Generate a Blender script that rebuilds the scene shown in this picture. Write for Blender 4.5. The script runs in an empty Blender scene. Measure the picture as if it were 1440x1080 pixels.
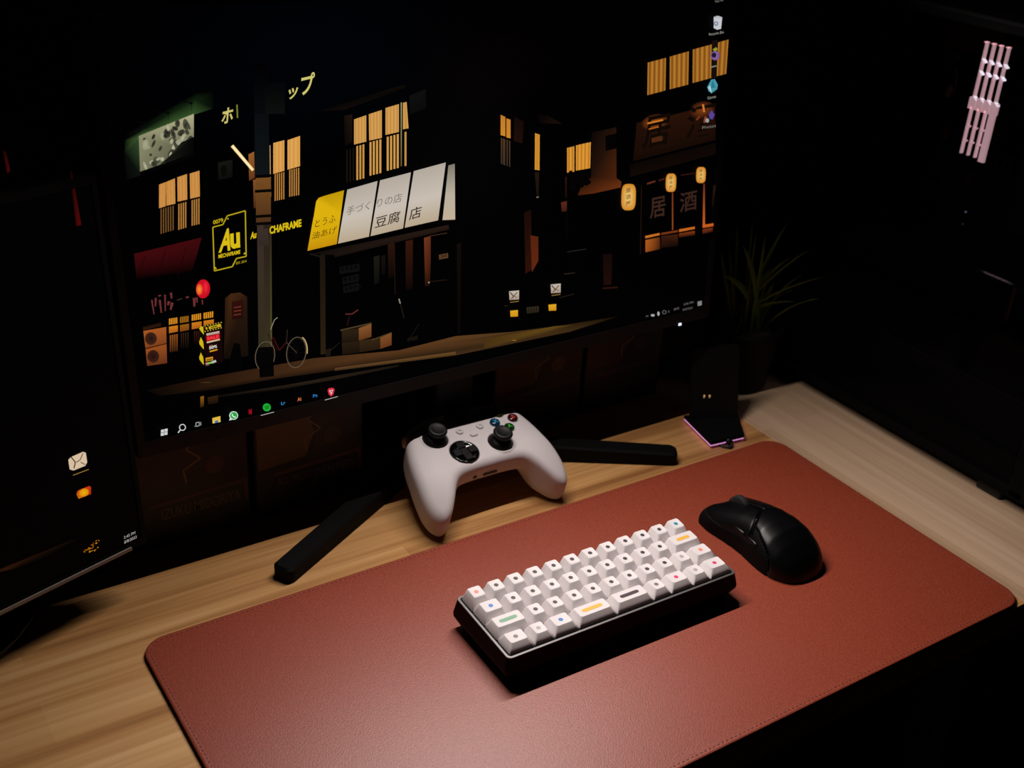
import bpy, bmesh, math, random
import numpy as np
from mathutils import Matrix, Vector

random.seed(7)
rng = np.random.default_rng(11)
S = bpy.context.scene
COL = S.collection

# ---------------------------------------------------------------- camera
FPX = 1670.19
CAM = np.array([-0.1825, -0.7673, 0.6491])
PITCH, ROLL, YAW = 1.0837, 0.0630, -0.6045
RC = Matrix.Rotation(YAW, 3, 'Z') @ Matrix.Rotation(PITCH, 3, 'X') @ Matrix.Rotation(ROLL, 3, 'Z')
cam_d = bpy.data.cameras.new('camera')
cam_d.sensor_width = 36.0
cam_d.lens = FPX / 1440 * 36.0
cam_d.clip_start = 0.01
cam_d.dof.use_dof = True
cam_d.dof.focus_distance = 1.0
cam_d.dof.aperture_fstop = 8.0
cam = bpy.data.objects.new('camera', cam_d)
cam.matrix_world = Matrix.Translation(Vector(CAM)) @ RC.to_4x4()
COL.objects.link(cam)
S.camera = cam
RCn = np.array(RC)

# ---------------------------------------------------------------- world, exposure
wd = bpy.data.worlds.new('night_room')
wd.use_nodes = True
wd.node_tree.nodes['Background'].inputs[0].default_value = (1.0, 0.85, 0.7, 1)
wd.node_tree.nodes['Background'].inputs[1].default_value = 0.0006
S.world = wd
S.view_settings.view_transform = 'Standard'
S.view_settings.look = 'None'
S.view_settings.gamma = 1
S.view_settings.use_curve_mapping = False
S.view_settings.exposure = 0.0

LAMP_W = 5.0            # power of the monitor light bar (watts)
LAMP_POS = (0.345, 0.042, 0.497)
LAMP_TILT = math.radians(68)
LAMP_SPREAD = math.radians(176)

# ---------------------------------------------------------------- helpers
def lin(c):
    c = np.asarray(c, float) / 255.0
    return tuple(np.where(c <= 0.04045, c / 12.92, ((c + 0.055) / 1.055) ** 2.4))

def ray(px, py):
    d = np.array([(px - 720) / FPX, -(py - 540) / FPX, -1.0])
    return RCn @ d

def hit(px, py, o, n):
    """photo pixel -> point on the plane through o with normal n"""
    d = ray(px, py)
    o = np.asarray(o, float); n = np.asarray(n, float)
    return CAM + d * (((o - CAM) @ n) / (d @ n))

def onz(px, py, z=0.0):
    return hit(px, py, (0, 0, z), (0, 0, 1))

def empty(name, loc=(0, 0, 0), rot=(0, 0, 0), label=None, cat=None, group=None):
    o = bpy.data.objects.new(name, None)
    o.empty_display_size = 0.02
    o.location = loc; o.rotation_euler = rot
    COL.objects.link(o)
    tag(o, label, cat, group)
    return o

def tag(o, label=None, cat=None, group=None, kind=None):
    if label: o['label'] = label
    if cat: o['category'] = cat
    if group: o['group'] = group
    if kind: o['kind'] = kind
    return o

def link(name, me, mat, parent=None, smooth=False, label=None, loc=None):
    if mat is not None and len(me.materials) == 0:
        me.materials.append(mat)
    if smooth:
        me.polygons.foreach_set('use_smooth', [True] * len(me.polygons))
    o = bpy.data.objects.new(name, me)
    COL.objects.link(o)
    if parent is not None: o.parent = parent
    if loc is not None: o.location = loc
    if label: o['label'] = label
    return o

def pyd(name, v, f, mat=None, parent=None, smooth=False, **k):
    me = bpy.data.meshes.new(name)
    me.from_pydata([tuple(map(float, a)) for a in v], [], [tuple(map(int, a)) for a in f])
    me.update()
    return link(name, me, mat, parent, smooth, **k)

def bmo(name, bm, mat, parent=None, smooth=False, **k):
    me = bpy.data.meshes.new(name)
    bmesh.ops.recalc_face_normals(bm, faces=bm.faces)
    bm.to_mesh(me); bm.free()
    return link(name, me, mat, parent, smooth, **k)

def abox(bm, lo, hi, bev=0.0, seg=2, M=None):
    r = bmesh.ops.create_cube(bm, size=1.0)
    vs = r['verts']
    for v in vs:
        v.co = Vector([lo[i] + (v.co[i] + 0.5) * (hi[i] - lo[i]) for i in range(3)])
    if bev > 0:
        es = list({e for v in vs for e in v.link_edges})
        r = bmesh.ops.bevel(bm, geom=vs + es, offset=bev, segments=seg, profile=0.5, affect='EDGES', clamp_overlap=True)
        vs = list({v for f in r['faces'] for v in f.verts} | {v for v in vs if v.is_valid})
    if M is not None:
        bmesh.ops.transform(bm, matrix=M, verts=[v for v in vs if v.is_valid])
    return bm

def box(name, lo, hi, mat, parent=None, bev=0.0, seg=2, M=None, smooth=False, **k):
    return bmo(name, abox(bmesh.new(), lo, hi, bev, seg, M), mat, parent, smooth, **k)

def lathe(name, prof, mat, parent=None, n=32, M=None, smooth=True, **k):
    """prof: list of (r, z), spun about z"""
    v = []; f = []
    for r, z in prof:
        for i in range(n):
            a = 2 * math.pi * i / n
            v.append((r * math.cos(a), r * math.sin(a), z))
    m = len(prof)
    for j in range(m - 1):
        for i in range(n):
            i2 = (i + 1) % n
            f.append((j * n + i, j * n + i2, (j + 1) * n + i2, (j + 1) * n + i))
    f.append(tuple(range(n))[::-1]); f.append(tuple((m - 1) * n + i for i in range(n)))
    if M is not None: v = [tuple(M @ Vector(p)) for p in v]
    o = pyd(name, v, f, mat, parent, smooth, **k)
    return o

def tube(name, pts, rad, mat, parent=None, n=10, smooth=True, **k):
    pts = [Vector(p) for p in pts]
    rads = rad if isinstance(rad, (list, tuple)) else [rad] * len(pts)
    v = []; f = []
    up = Vector((0, 0, 1))
    for i, p in enumerate(pts):
        t = (pts[min(i + 1, len(pts) - 1)] - pts[max(i - 1, 0)]).normalized()
        a = t.cross(up)
        if a.length < 1e-3: a = t.cross(Vector((1, 0, 0)))
        a.normalize(); b = a.cross(t)
        for j in range(n):
            an = 2 * math.pi * j / n
            v.append(p + (a * math.cos(an) + b * math.sin(an)) * rads[i])
    for i in range(len(pts) - 1):
        for j in range(n):
            j2 = (j + 1) % n
            f.append((i * n + j, i * n + j2, (i + 1) * n + j2, (i + 1) * n + j))
    f.append(tuple(range(n))[::-1]); f.append(tuple((len(pts) - 1) * n + j for j in range(n)))
    return pyd(name, v, f, mat, parent, smooth, **k)

def rrect(hx, hy, r, n=6, cx=0, cy=0):
    r = min(r, hx * 0.999, hy * 0.999)
    out = []
    for qx, qy, a0 in ((1, 1, 0), (-1, 1, 90), (-1, -1, 180), (1, -1, 270)):
        for i in range(n + 1):
            a = math.radians(a0 + 90 * i / n)
            out.append((cx + qx * (hx - r) + r * math.cos(a), cy + qy * (hy - r) + r * math.sin(a)))
    return out

def loft(name, rings, mat, parent=None, smooth=False, cap=(True, True), **k):
    n = len(rings[0]); v = [p for r in rings for p in r]; f = []
    for j in range(len(rings) - 1):
        for i in range(n):
            i2 = (i + 1) % n
            f.append((j * n + i, j * n + i2, (j + 1) * n + i2, (j + 1) * n + i))
    if cap[0]: f.append(tuple(range(n))[::-1])
    if cap[1]: f.append(tuple((len(rings) - 1) * n + i for i in range(n)))
    return pyd(name, v, f, mat, parent, smooth, **k)

def ring3(pts2, z):
    return [(x, y, z) for x, y in pts2]

def surfnet(V, lo, h):
    """surface nets of a sampled signed distance grid"""
    nx, ny, nz = V.shape
    I = V < 0
    c = np.zeros((nx - 1, ny - 1, nz - 1), int)
    for a in (0, 1):
        for b in (0, 1):
            for d in (0, 1):
                c += I[a:nx - 1 + a, b:ny - 1 + b, d:nz - 1 + d]
    cells = np.argwhere((c > 0) & (c < 8))
    idx = -np.ones(c.shape, int); idx[tuple(cells.T)] = np.arange(len(cells))
    acc = np.zeros((len(cells), 3)); cnt = np.zeros(len(cells))
    for ax in range(3):
        o1, o2 = [k for k in range(3) if k != ax]
        for a in (0, 1):
            for b in (0, 1):
                off = np.zeros(3, int); off[o1] = a; off[o2] = b
                p = cells + off; q = p.copy(); q[:, ax] += 1
                vp = V[tuple(p.T)]; vq = V[tuple(q.T)]
                m = (vp < 0) != (vq < 0)
                t = np.where(m, vp / np.where(m, vp - vq, 1), 0)
                pos = p.astype(float); pos[:, ax] += t
                acc[m] += pos[m]; cnt[m] += 1
    verts = np.asarray(lo) + h * acc / cnt[:, None]
    faces = []
    for ax in range(3):
        o1, o2 = (ax + 1) % 3, (ax + 2) % 3
        sl = [slice(None)] * 3; sl2 = [slice(None)] * 3
        sl[ax] = slice(0, -1); sl2[ax] = slice(1, None)
        A = I[tuple(sl)]; B = I[tuple(sl2)]
        e = np.argwhere(A != B)
        ok = (e[:, o1] > 0) & (e[:, o2] > 0) & (e[:, o1] < V.shape[o1] - 1) & (e[:, o2] < V.shape[o2] - 1)
        e = e[ok]
        d1 = np.zeros(3, int); d1[o1] = 1
        d2 = np.zeros(3, int); d2[o2] = 1
        q = np.stack([idx[tuple((e - d1 - d2).T)], idx[tuple((e - d2).T)], idx[tuple(e.T)], idx[tuple((e - d1).T)]], 1)
        ins = A[tuple(e.T)]
        q[~ins] = q[~ins][:, ::-1]
        faces.append(q)
    return verts, np.concatenate(faces)

def relax(v, f, it=2, k=0.5):
    a = np.concatenate([f[:, i] for i in range(4)]); b = np.concatenate([f[:, (i + 1) % 4] for i in range(4)])
    for _ in range(it):
        s = np.zeros_like(v); c = np.zeros(len(v))
        np.add.at(s, a, v[b]); np.add.at(c, a, 1)
        np.add.at(s, b, v[a]); np.add.at(c, b, 1)
        v = v * (1 - k) + k * s / c[:, None]
    return v

def smax(a, b, k):
    hh = np.clip(0.5 - 0.5 * (b - a) / k, 0, 1)
    return b * (1 - hh) + a * hh + k * hh * (1 - hh)

def sdpoly(P, X, Y):
    """signed distance to a closed polygon, negative inside"""
    P = np.asarray(P, float); n = len(P)
    d = np.full(X.shape, 1e9); s = np.ones(X.shape)
    for i in range(n):
        a = P[i]; b = P[i - 1]
        ex, ey = b - a
        wx = X - a[0]; wy = Y - a[1]
        t = np.clip((wx * ex + wy * ey) / (ex * ex + ey * ey), 0, 1)
        d = np.minimum(d, (wx - ex * t) ** 2 + (wy - ey * t) ** 2)
        c1 = Y >= a[1]; c2 = Y < b[1]; c3 = ex * wy > ey * wx
        flip = (c1 & c2 & c3) | (~c1 & ~c2 & ~c3)
        s = np.where(flip, -s, s)
    return s * np.sqrt(d)

def catmull(P, n=6):
    P = np.asarray(P, float); N = len(P); out = []
    for i in range(N):
        p0, p1, p2, p3 = P[i - 1], P[i], P[(i + 1) % N], P[(i + 2) % N]
        for j in range(n):
            t = j / n
            out.append(0.5 * (2 * p1 + (p2 - p0) * t + (2 * p0 - 5 * p1 + 4 * p2 - p3) * t * t + (3 * p1 - p0 - 3 * p2 + p3) * t ** 3))
    return np.array(out)

def glyphs(s, bold=0.0):
    """2D outline mesh of a string, from the built-in font"""
    c = bpy.data.curves.new('lettering', 'FONT'); c.body = s; c.offset = bold
    c.resolution_u = 3
    o = bpy.data.objects.new('lettering', c)
    COL.objects.link(o)
    m = o.to_mesh()
    v = np.array([tuple(p.co)[:2] for p in m.vertices]); f = [tuple(p.vertices) for p in m.polygons]
    o.to_mesh_clear()
    bpy.data.objects.remove(o); bpy.data.curves.remove(c)
    return v, f

# ---------------------------------------------------------------- materials
def pmat(name, col, rough=0.5, metal=0.0, spec=0.5, emit=None, estr=0.0, bump=None, coat=0.0, raw=False):
    m = bpy.data.materials.new(name); m.use_nodes = True
    nt = m.node_tree; b = nt.nodes['Principled BSDF']
    c = col if raw else lin(col)
    b.inputs['Base Color'].default_value = (*c, 1)
    b.inputs['Roughness'].default_value = rough
    b.inputs['Metallic'].default_value = metal
    b.inputs['Specular IOR Level'].default_value = spec
    b.inputs['Coat Weight'].default_value = coat
    if emit is not None:
        b.inputs['Emission Color'].default_value = (*lin(emit), 1)
        b.inputs['Emission Strength'].default_value = estr
    tc = nt.nodes.new('ShaderNodeTexCoord')
    nz = nt.nodes.new('ShaderNodeTexNoise')
    nz.inputs['Scale'].default_value = bump[0] if bump else 300
    nz.inputs['Detail'].default_value = 2
    nt.links.new(tc.outputs['Object'], nz.inputs['Vector'])
    bp = nt.nodes.new('ShaderNodeBump')
    bp.inputs['Strength'].default_value = bump[1] if bump else 0.02
    bp.inputs['Distance'].default_value = bump[2] if bump else 0.0002
    nt.links.new(nz.outputs['Fac'], bp.inputs['Height'])
    nt.links.new(bp.outputs['Normal'], b.inputs['Normal'])
    return m

def screen_mat(name, rough=0.5, spec=0.04):
    m = bpy.data.materials.new(name); m.use_nodes = True
    nt = m.node_tree; b = nt.nodes['Principled BSDF']
    a = nt.nodes.new('ShaderNodeAttribute'); a.attribute_name = 'Col'
    b.inputs['Base Color'].default_value = (0.0, 0.0, 0.0, 1)
    b.inputs['Roughness'].default_value = rough
    b.inputs['Specular IOR Level'].default_value = spec
    nt.links.new(a.outputs['Color'], b.inputs['Emission Color'])
    b.inputs['Emission Strength'].default_value = 1.0
    return m

def print_mat(name, rough=0.5):
    m = bpy.data.materials.new(name); m.use_nodes = True
    nt = m.node_tree; b = nt.nodes['Principled BSDF']
    a = nt.nodes.new('ShaderNodeAttribute'); a.attribute_name = 'Col'
    nt.links.new(a.outputs['Color'], b.inputs['Base Color'])
    b.inputs['Roughness'].default_value = rough
    return m

def leather_mat():
    m = pmat('red_brown_leather', (120, 48, 34), 0.47, spec=0.7)
    nt = m.node_tree; b = nt.nodes['Principled BSDF']
    tc = nt.nodes.new('ShaderNodeTexCoord')
    v = nt.nodes.new('ShaderNodeTexVoronoi'); v.inputs['Scale'].default_value = 900
    n2 = nt.nodes.new('ShaderNodeTexNoise'); n2.inputs['Scale'].default_value = 1400; n2.inputs['Detail'].default_value = 3
    ad = nt.nodes.new('ShaderNodeMath'); ad.operation = 'ADD'
    bp = nt.nodes.new('ShaderNodeBump'); bp.inputs['Strength'].default_value = 0.35; bp.inputs['Distance'].default_value = 0.0003
    nt.links.new(tc.outputs['Object'], v.inputs['Vector']); nt.links.new(tc.outputs['Object'], n2.inputs['Vector'])
    nt.links.new(v.outputs['Distance'], ad.inputs[0]); nt.links.new(n2.outputs['Fac'], ad.inputs[1])
    nt.links.new(ad.outputs[0], bp.inputs['Height']); nt.links.new(bp.outputs['Normal'], b.inputs['Normal'])
    n3 = nt.nodes.new('ShaderNodeTexNoise'); n3.inputs['Scale'].default_value = 700; n3.inputs['Detail'].default_value = 2
    cr = nt.nodes.new('ShaderNodeValToRGB')
    cr.color_ramp.elements[0].position = 0.3; cr.color_ramp.elements[0].color = (*lin((130, 49, 28)), 1)
    cr.color_ramp.elements[1].position = 0.7; cr.color_ramp.elements[1].color = (*lin((157, 67, 40)), 1)
    nt.links.new(tc.outputs['Object'], n3.inputs['Vector']); nt.links.new(n3.outputs['Fac'], cr.inputs['Fac'])
    nt.links.new(cr.outputs['Color'], b.inputs['Base Color'])
    return m

def wood_mat(name='warm_oak_laminate', cols=((140, 92, 48), (190, 140, 84), (220, 176, 120)), turn=0.0):
    m = bpy.data.materials.new(name); m.use_nodes = True
    nt = m.node_tree; N = nt.nodes; L = nt.links; b = N['Principled BSDF']
    tc = N.new('ShaderNodeTexCoord')
    tr0 = N.new('ShaderNodeMapping'); tr0.inputs['Rotation'].default_value = (0, 0, turn)
    L.new(tc.outputs['Object'], tr0.inputs['Vector'])
    mp = N.new('ShaderNodeMapping'); mp.inputs['Scale'].default_value = (1.2, 44, 10)
    L.new(tr0.outputs['Vector'], mp.inputs['Vector'])
    n1 = N.new('ShaderNodeTexNoise'); n1.inputs['Scale'].default_value = 1.0; n1.inputs['Detail'].default_value = 5; n1.inputs['Distortion'].default_value = 0.5
    L.new(mp.outputs['Vector'], n1.inputs['Vector'])
    mp2 = N.new('ShaderNodeMapping'); mp2.inputs['Scale'].default_value = (6, 260, 40)
    L.new(tr0.outputs['Vector'], mp2.inputs['Vector'])
    n2 = N.new('ShaderNodeTexNoise'); n2.inputs['Scale'].default_value = 1.0; n2.inputs['Detail'].default_value = 3
    L.new(mp2.outputs['Vector'], n2.inputs['Vector'])
    # printed stave pattern of the laminate
    mp3 = N.new('ShaderNodeMapping'); mp3.inputs['Scale'].default_value = (1, 1, 1)
    L.new(tr0.outputs['Vector'], mp3.inputs['Vector'])
    bk = N.new('ShaderNodeTexBrick')
    bk.inputs['Scale'].default_value = 1.0; bk.inputs['Brick Width'].default_value = 0.9; bk.inputs['Row Height'].default_value = 0.047
    bk.inputs['Mortar Size'].default_value = 0.0; bk.offset = 0.37
    bk.inputs['Color1'].default_value = (0.0, 0.0, 0.0, 1); bk.inputs['Color2'].default_value = (1, 1, 1, 1)
    L.new(mp3.outputs['Vector'], bk.inputs['Vector'])
    mx = N.new('ShaderNodeMath'); mx.operation = 'MULTIPLY_ADD'; mx.inputs[1].default_value = 0.20
    L.new(bk.outputs['Color'], mx.inputs[0]); L.new(n1.outputs['Fac'], mx.inputs[2])
    m2 = N.new('ShaderNodeMath'); m2.operation = 'MULTIPLY_ADD'; m2.inputs[1].default_value = 0.32
    L.new(n2.outputs['Fac'], m2.inputs[0]); L.new(mx.outputs[0], m2.inputs[2])
    cr = N.new('ShaderNodeValToRGB'); E = cr.color_ramp.elements
    E[0].position = 0.46; E[0].color = (*lin(cols[0]), 1)
    E[1].position = 1.0; E[1].color = (*lin(cols[2]), 1)
    e = cr.color_ramp.elements.new(0.70); e.color = (*lin(cols[1]), 1)
    L.new(m2.outputs[0], cr.inputs['Fac']); L.new(cr.outputs['Color'], b.inputs['Base Color'])
    b.inputs['Roughness'].default_value = 0.5; b.inputs['Specular IOR Level'].default_value = 0.35
    bp = N.new('ShaderNodeBump'); bp.inputs['Strength'].default_value = 0.08; bp.inputs['Distance'].default_value = 0.0003
    L.new(n2.outputs['Fac'], bp.inputs['Height']); L.new(bp.outputs['Normal'], b.inputs['Normal'])
    return m

M = dict(
    wood=wood_mat(), wood2=wood_mat('pale_ash_laminate', ((160, 128, 98), (186, 154, 122), (206, 176, 146)), math.pi / 2), leather=leather_mat(),
    thread=pmat('dark_red_thread', (120, 50, 34), 0.8),
    rubber=pmat('black_rubber', (12, 12, 12), 0.8, bump=(1500, 0.2, 0.0002)),
    black=pmat('black_plastic', (7, 7, 7), 0.5, spec=0.3),
    bezel=pmat('satin_bezel', (13, 12, 11), 0.5, spec=0.25),
    gloss=pmat('gloss_black', (6, 6, 7), 0.08), deep=pmat('deep_black', (3, 3, 3), 0.7, spec=0.12), panel=pmat('display_glass', (2, 2, 2), 0.5, spec=0.05),
    matte=pmat('matte_black', (4, 4, 4), 0.8, spec=0.1),
    mouse=pmat('soft_black_shell', (5, 5, 6), 0.36, spec=0.24, bump=(2500, 0.05, 0.0001)),
    case=pmat('black_anodised_metal', (3, 3, 3), 0.6, spec=0.12),
    rim=pmat('silver_edge', (112, 110, 109), 0.45, 0.7),
    plate=pmat('dark_plate', (20, 20, 22), 0.4, 0.3),
    key=pmat('ivory_keycap', (228, 222, 222), 0.5, spec=0.4, bump=(1800, 0.05, 0.0001)),
    white=pmat('white_plastic', (206, 199, 199), 0.55, spec=0.35, bump=(2500, 0.06, 0.0001)),
    led=pmat('white_led', (255, 255, 255), 0.4, emit=(225, 235, 255), estr=1.2),
    pinkled=pmat('pink_light_strip', (250, 170, 220), 0.4, emit=(215, 140, 205), estr=0.9),
    orangeled=pmat('orange_led', (250, 160, 60), 0.4, emit=(255, 150, 40), estr=2.0),
    ram=pmat('pale_pink_lit_memory', (235, 200, 205), 0.4, emit=(200, 158, 162), estr=1.0),
    ramw=pmat('white_lit_memory_edge', (245, 240, 250), 0.35, emit=(250, 240, 250), estr=1.4),
    pcb=pmat('black_circuit_board', (5, 5, 6), 0.6, spec=0.2),
    metal=pmat('brushed_steel', (90, 90, 92), 0.35, 0.9),
    leg=pmat('pale_grey_leg', (120, 110, 98), 0.6),
    wall=pmat('dark_wall_paint', (46, 42, 40), 0.9, bump=(120, 0.1, 0.0005)),
    floorm=pmat('dark_floor', (40, 34, 30), 0.7),
    leaf=pmat('green_leaf', (86, 104, 34), 0.5),
    pot=pmat('black_pot', (4, 4, 4), 0.7, spec=0.15),
    soil=pmat('soil', (30, 22, 16), 0.9),
    chrome=pmat('chrome', (200, 198, 190), 0.12, 1.0),
    screen=screen_mat('display_panel'),
    printed=print_mat('printed_card'),
)

# ---------------------------------------------------------------- lamp on top of the monitor
LX, LY, LZ = LAMP_POS
bar = empty('monitor_light_bar', (LX, 0.10, 0.487), label='slim black light bar clamped on top of the wide monitor', cat='lamp')
bl = Vector(bar.location)
tube('housing', [(-0.235, LY + 0.006 - bl.y, LZ + 0.012 - bl.z), (0.235, LY + 0.006 - bl.y, LZ + 0.012 - bl.z)], 0.0115, M['black'], bar, n=20)
box('light_cutoff_lip', (-0.235, LY + 0.0135 - bl.y, LZ - 0.014 - bl.z), (0.235, LY + 0.0165 - bl.y, LZ + 0.012 - bl.z), M['black'], bar)  # unseen lip added to cut off light going back from the bar
box('clamp', (-0.03, LY + 0.008 - bl.y, LZ + 0.004 - bl.z), (0.03, 0.150 - bl.y, LZ + 0.016 - bl.z), M['black'], bar, bev=0.003)
box('counterweight', (-0.025, 0.138 - bl.y, LZ - 0.045 - bl.z), (0.025, 0.150 - bl.y, LZ + 0.012 - bl.z), M['black'], bar, bev=0.003)
ld = bpy.data.lights.new('lamp_light', 'AREA')
ld.shape = 'RECTANGLE'; ld.size = 0.34; ld.size_y = 0.007
ld.energy = LAMP_W; ld.color = (1.0, 0.90, 0.86); ld.spread = LAMP_SPREAD
lo = bpy.data.objects.new('lamp_light', ld); COL.objects.link(lo); lo.parent = bar
lo.location = (0, LY - bl.y, LZ - 0.0012 - bl.z); lo.rotation_euler = (-LAMP_TILT, 0, 0)

# ---------------------------------------------------------------- room
def struct(o): return tag(o, kind='structure')
FZ = -0.735
struct(box('floor', (-2.2, -2.6, FZ - 0.05), (2.4, 0.46, FZ), M['floorm']))
struct(box('ceiling', (-2.2, -2.6, 1.75), (2.4, 0.46, 1.80), M['wall']))
struct(box('wall_back', (-2.2, 0.40, FZ), (2.4, 0.46, 1.75), M['wall']))
struct(box('wall_left', (-2.26, -2.6, FZ), (-2.2, 0.46, 1.75), M['wall']))
struct(box('wall_right', (2.4, -2.6, FZ), (2.46, 0.46, 1.75), M['wall']))
struct(box('wall_front', (-2.2, -2.66, FZ), (2.4, -2.6, 1.75), M['wall']))
struct(box('baseboard_back', (-2.2, 0.388, FZ), (2.4, 0.40, FZ + 0.09), M['matte']))

# ---------------------------------------------------------------- desk
desk = empty('desk', (0.25, 0.02, FZ), label='warm oak desk carrying the monitors and the red-brown mat', cat='desk')
dl = Vector(desk.location)
def dbox(name, lo, hi, mat, **k):
    return box(name, [lo[i] - dl[i] for i in range(3)], [hi[i] - dl[i] for i in range(3)], mat, desk, **k)
dbox('tabletop', (-0.85, -0.3235, -0.028), (0.7012, 0.365, 0.0), M['wood'], bev=0.0008)
for x0, y0 in ((0.668, -0.2922), (0.668, 0.30), (-0.70, -0.2922), (-0.70, 0.30)):
    dbox('leg', (x0, y0, FZ), (x0 + 0.0275, y0 + 0.0275, -0.028), M['leg'], bev=0.002)
dbox('rail', (-0.70 + 0.0275, -0.285, -0.056), (0.668, -0.265, -0.028), M['matte'])

desk2 = empty('side_desk', (1.0, 0.02, FZ), label='pale ash side desk under the computer tower, butted against the oak desk', cat='desk')
dl2 = Vector(desk2.location)
def d2box(name, lo, hi, mat, **k):
    return box(name, [lo[i] - dl2[i] for i in range(3)], [hi[i] - dl2[i] for i in range(3)], mat, desk2, **k)
d2box('tabletop', (0.7018, -0.3235, -0.028), (1.30, 0.365, 0.0), M['wood2'], bev=0.0008)
for x0, y0 in ((0.76, 0.30), (1.26, -0.29), (1.26, 0.30), (0.76, -0.05)):
    d2box('leg', (x0, y0, FZ), (x0 + 0.0275, y0 + 0.0275, -0.028), M['matte'], bev=0.002)

# ---------------------------------------------------------------- desk mat
MW_, MD_ = 0.6998, 0.3223
mat_o = empty('desk_mat', (MW_ / 2, -MD_ / 2, 0), label='red-brown leather desk mat with stitched rounded edge lying on the oak desk', cat='desk mat')
def matring(inset, z, n=8):
    return ring3(rrect(MW_ / 2 - inset, MD_ / 2 - inset, 0.021 - inset, n), z)
loft('backing', [matring(0.0012, 0.0), matring(0.0004, 0.0006), matring(0.0004, 0.0029)], M['rubber'], mat_o)
loft('leather_top', [matring(0.0002, 0.0029), matring(0.0, 0.0033), matring(0.0006, 0.0037), matring(0.0022, 0.0040), matring(0.0040, 0.00375), matring(0.0058, 0.0040)], M['leather'], mat_o, smooth=True)
# stitching: about 470 stitches, each only a few pixels
def perimeter(hx, hy, r, step):
    P = np.array(rrect(hx, hy, r, 12)); P = np.vstack([P, P[:1]])
    seg = np.hypot(*(P[1:] - P[:-1]).T); s = np.concatenate([[0], np.cumsum(seg)])
    t = np.arange(0, s[-1], step)
    x = np.interp(t, s, P[:, 0]); y = np.interp(t, s, P[:, 1])
    x2 = np.interp(t + 1e-4, s, P[:, 0]); y2 = np.interp(t + 1e-4, s, P[:, 1])
    return x, y, np.arctan2(y2 - y, x2 - x)
px_, py_, pa_ = perimeter(MW_ / 2 - 0.0040, MD_ / 2 - 0.0040, 0.017, 0.0043)
sv = []; sf = []
for x, y, a in zip(px_, py_, pa_):
    b0 = len(sv); ca, sa = math.cos(a), math.sin(a)
    for lx, ly, lz in ((-.0013, -.0004, .0037), (.0013, -.0004, .0037), (.0013, .0004, .0037), (-.0013, .0004, .0037), (-.0009, -.0003, .0041), (.0009, -.0003, .0041), (.0009, .0003, .0041), (-.0009, .0003, .0041)):
        sv.append((x + lx * ca - ly * sa, y + lx * sa + ly * ca, lz))
    for q in ((4, 5, 6, 7), (0, 1, 5, 4), (1, 2, 6, 5), (2, 3, 7, 6), (3, 0, 4, 7)):
        sf.append(tuple(b0 + i for i in q))
tag(pyd('stitching', sv, sf, M['thread'], mat_o), kind='stuff')

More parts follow.
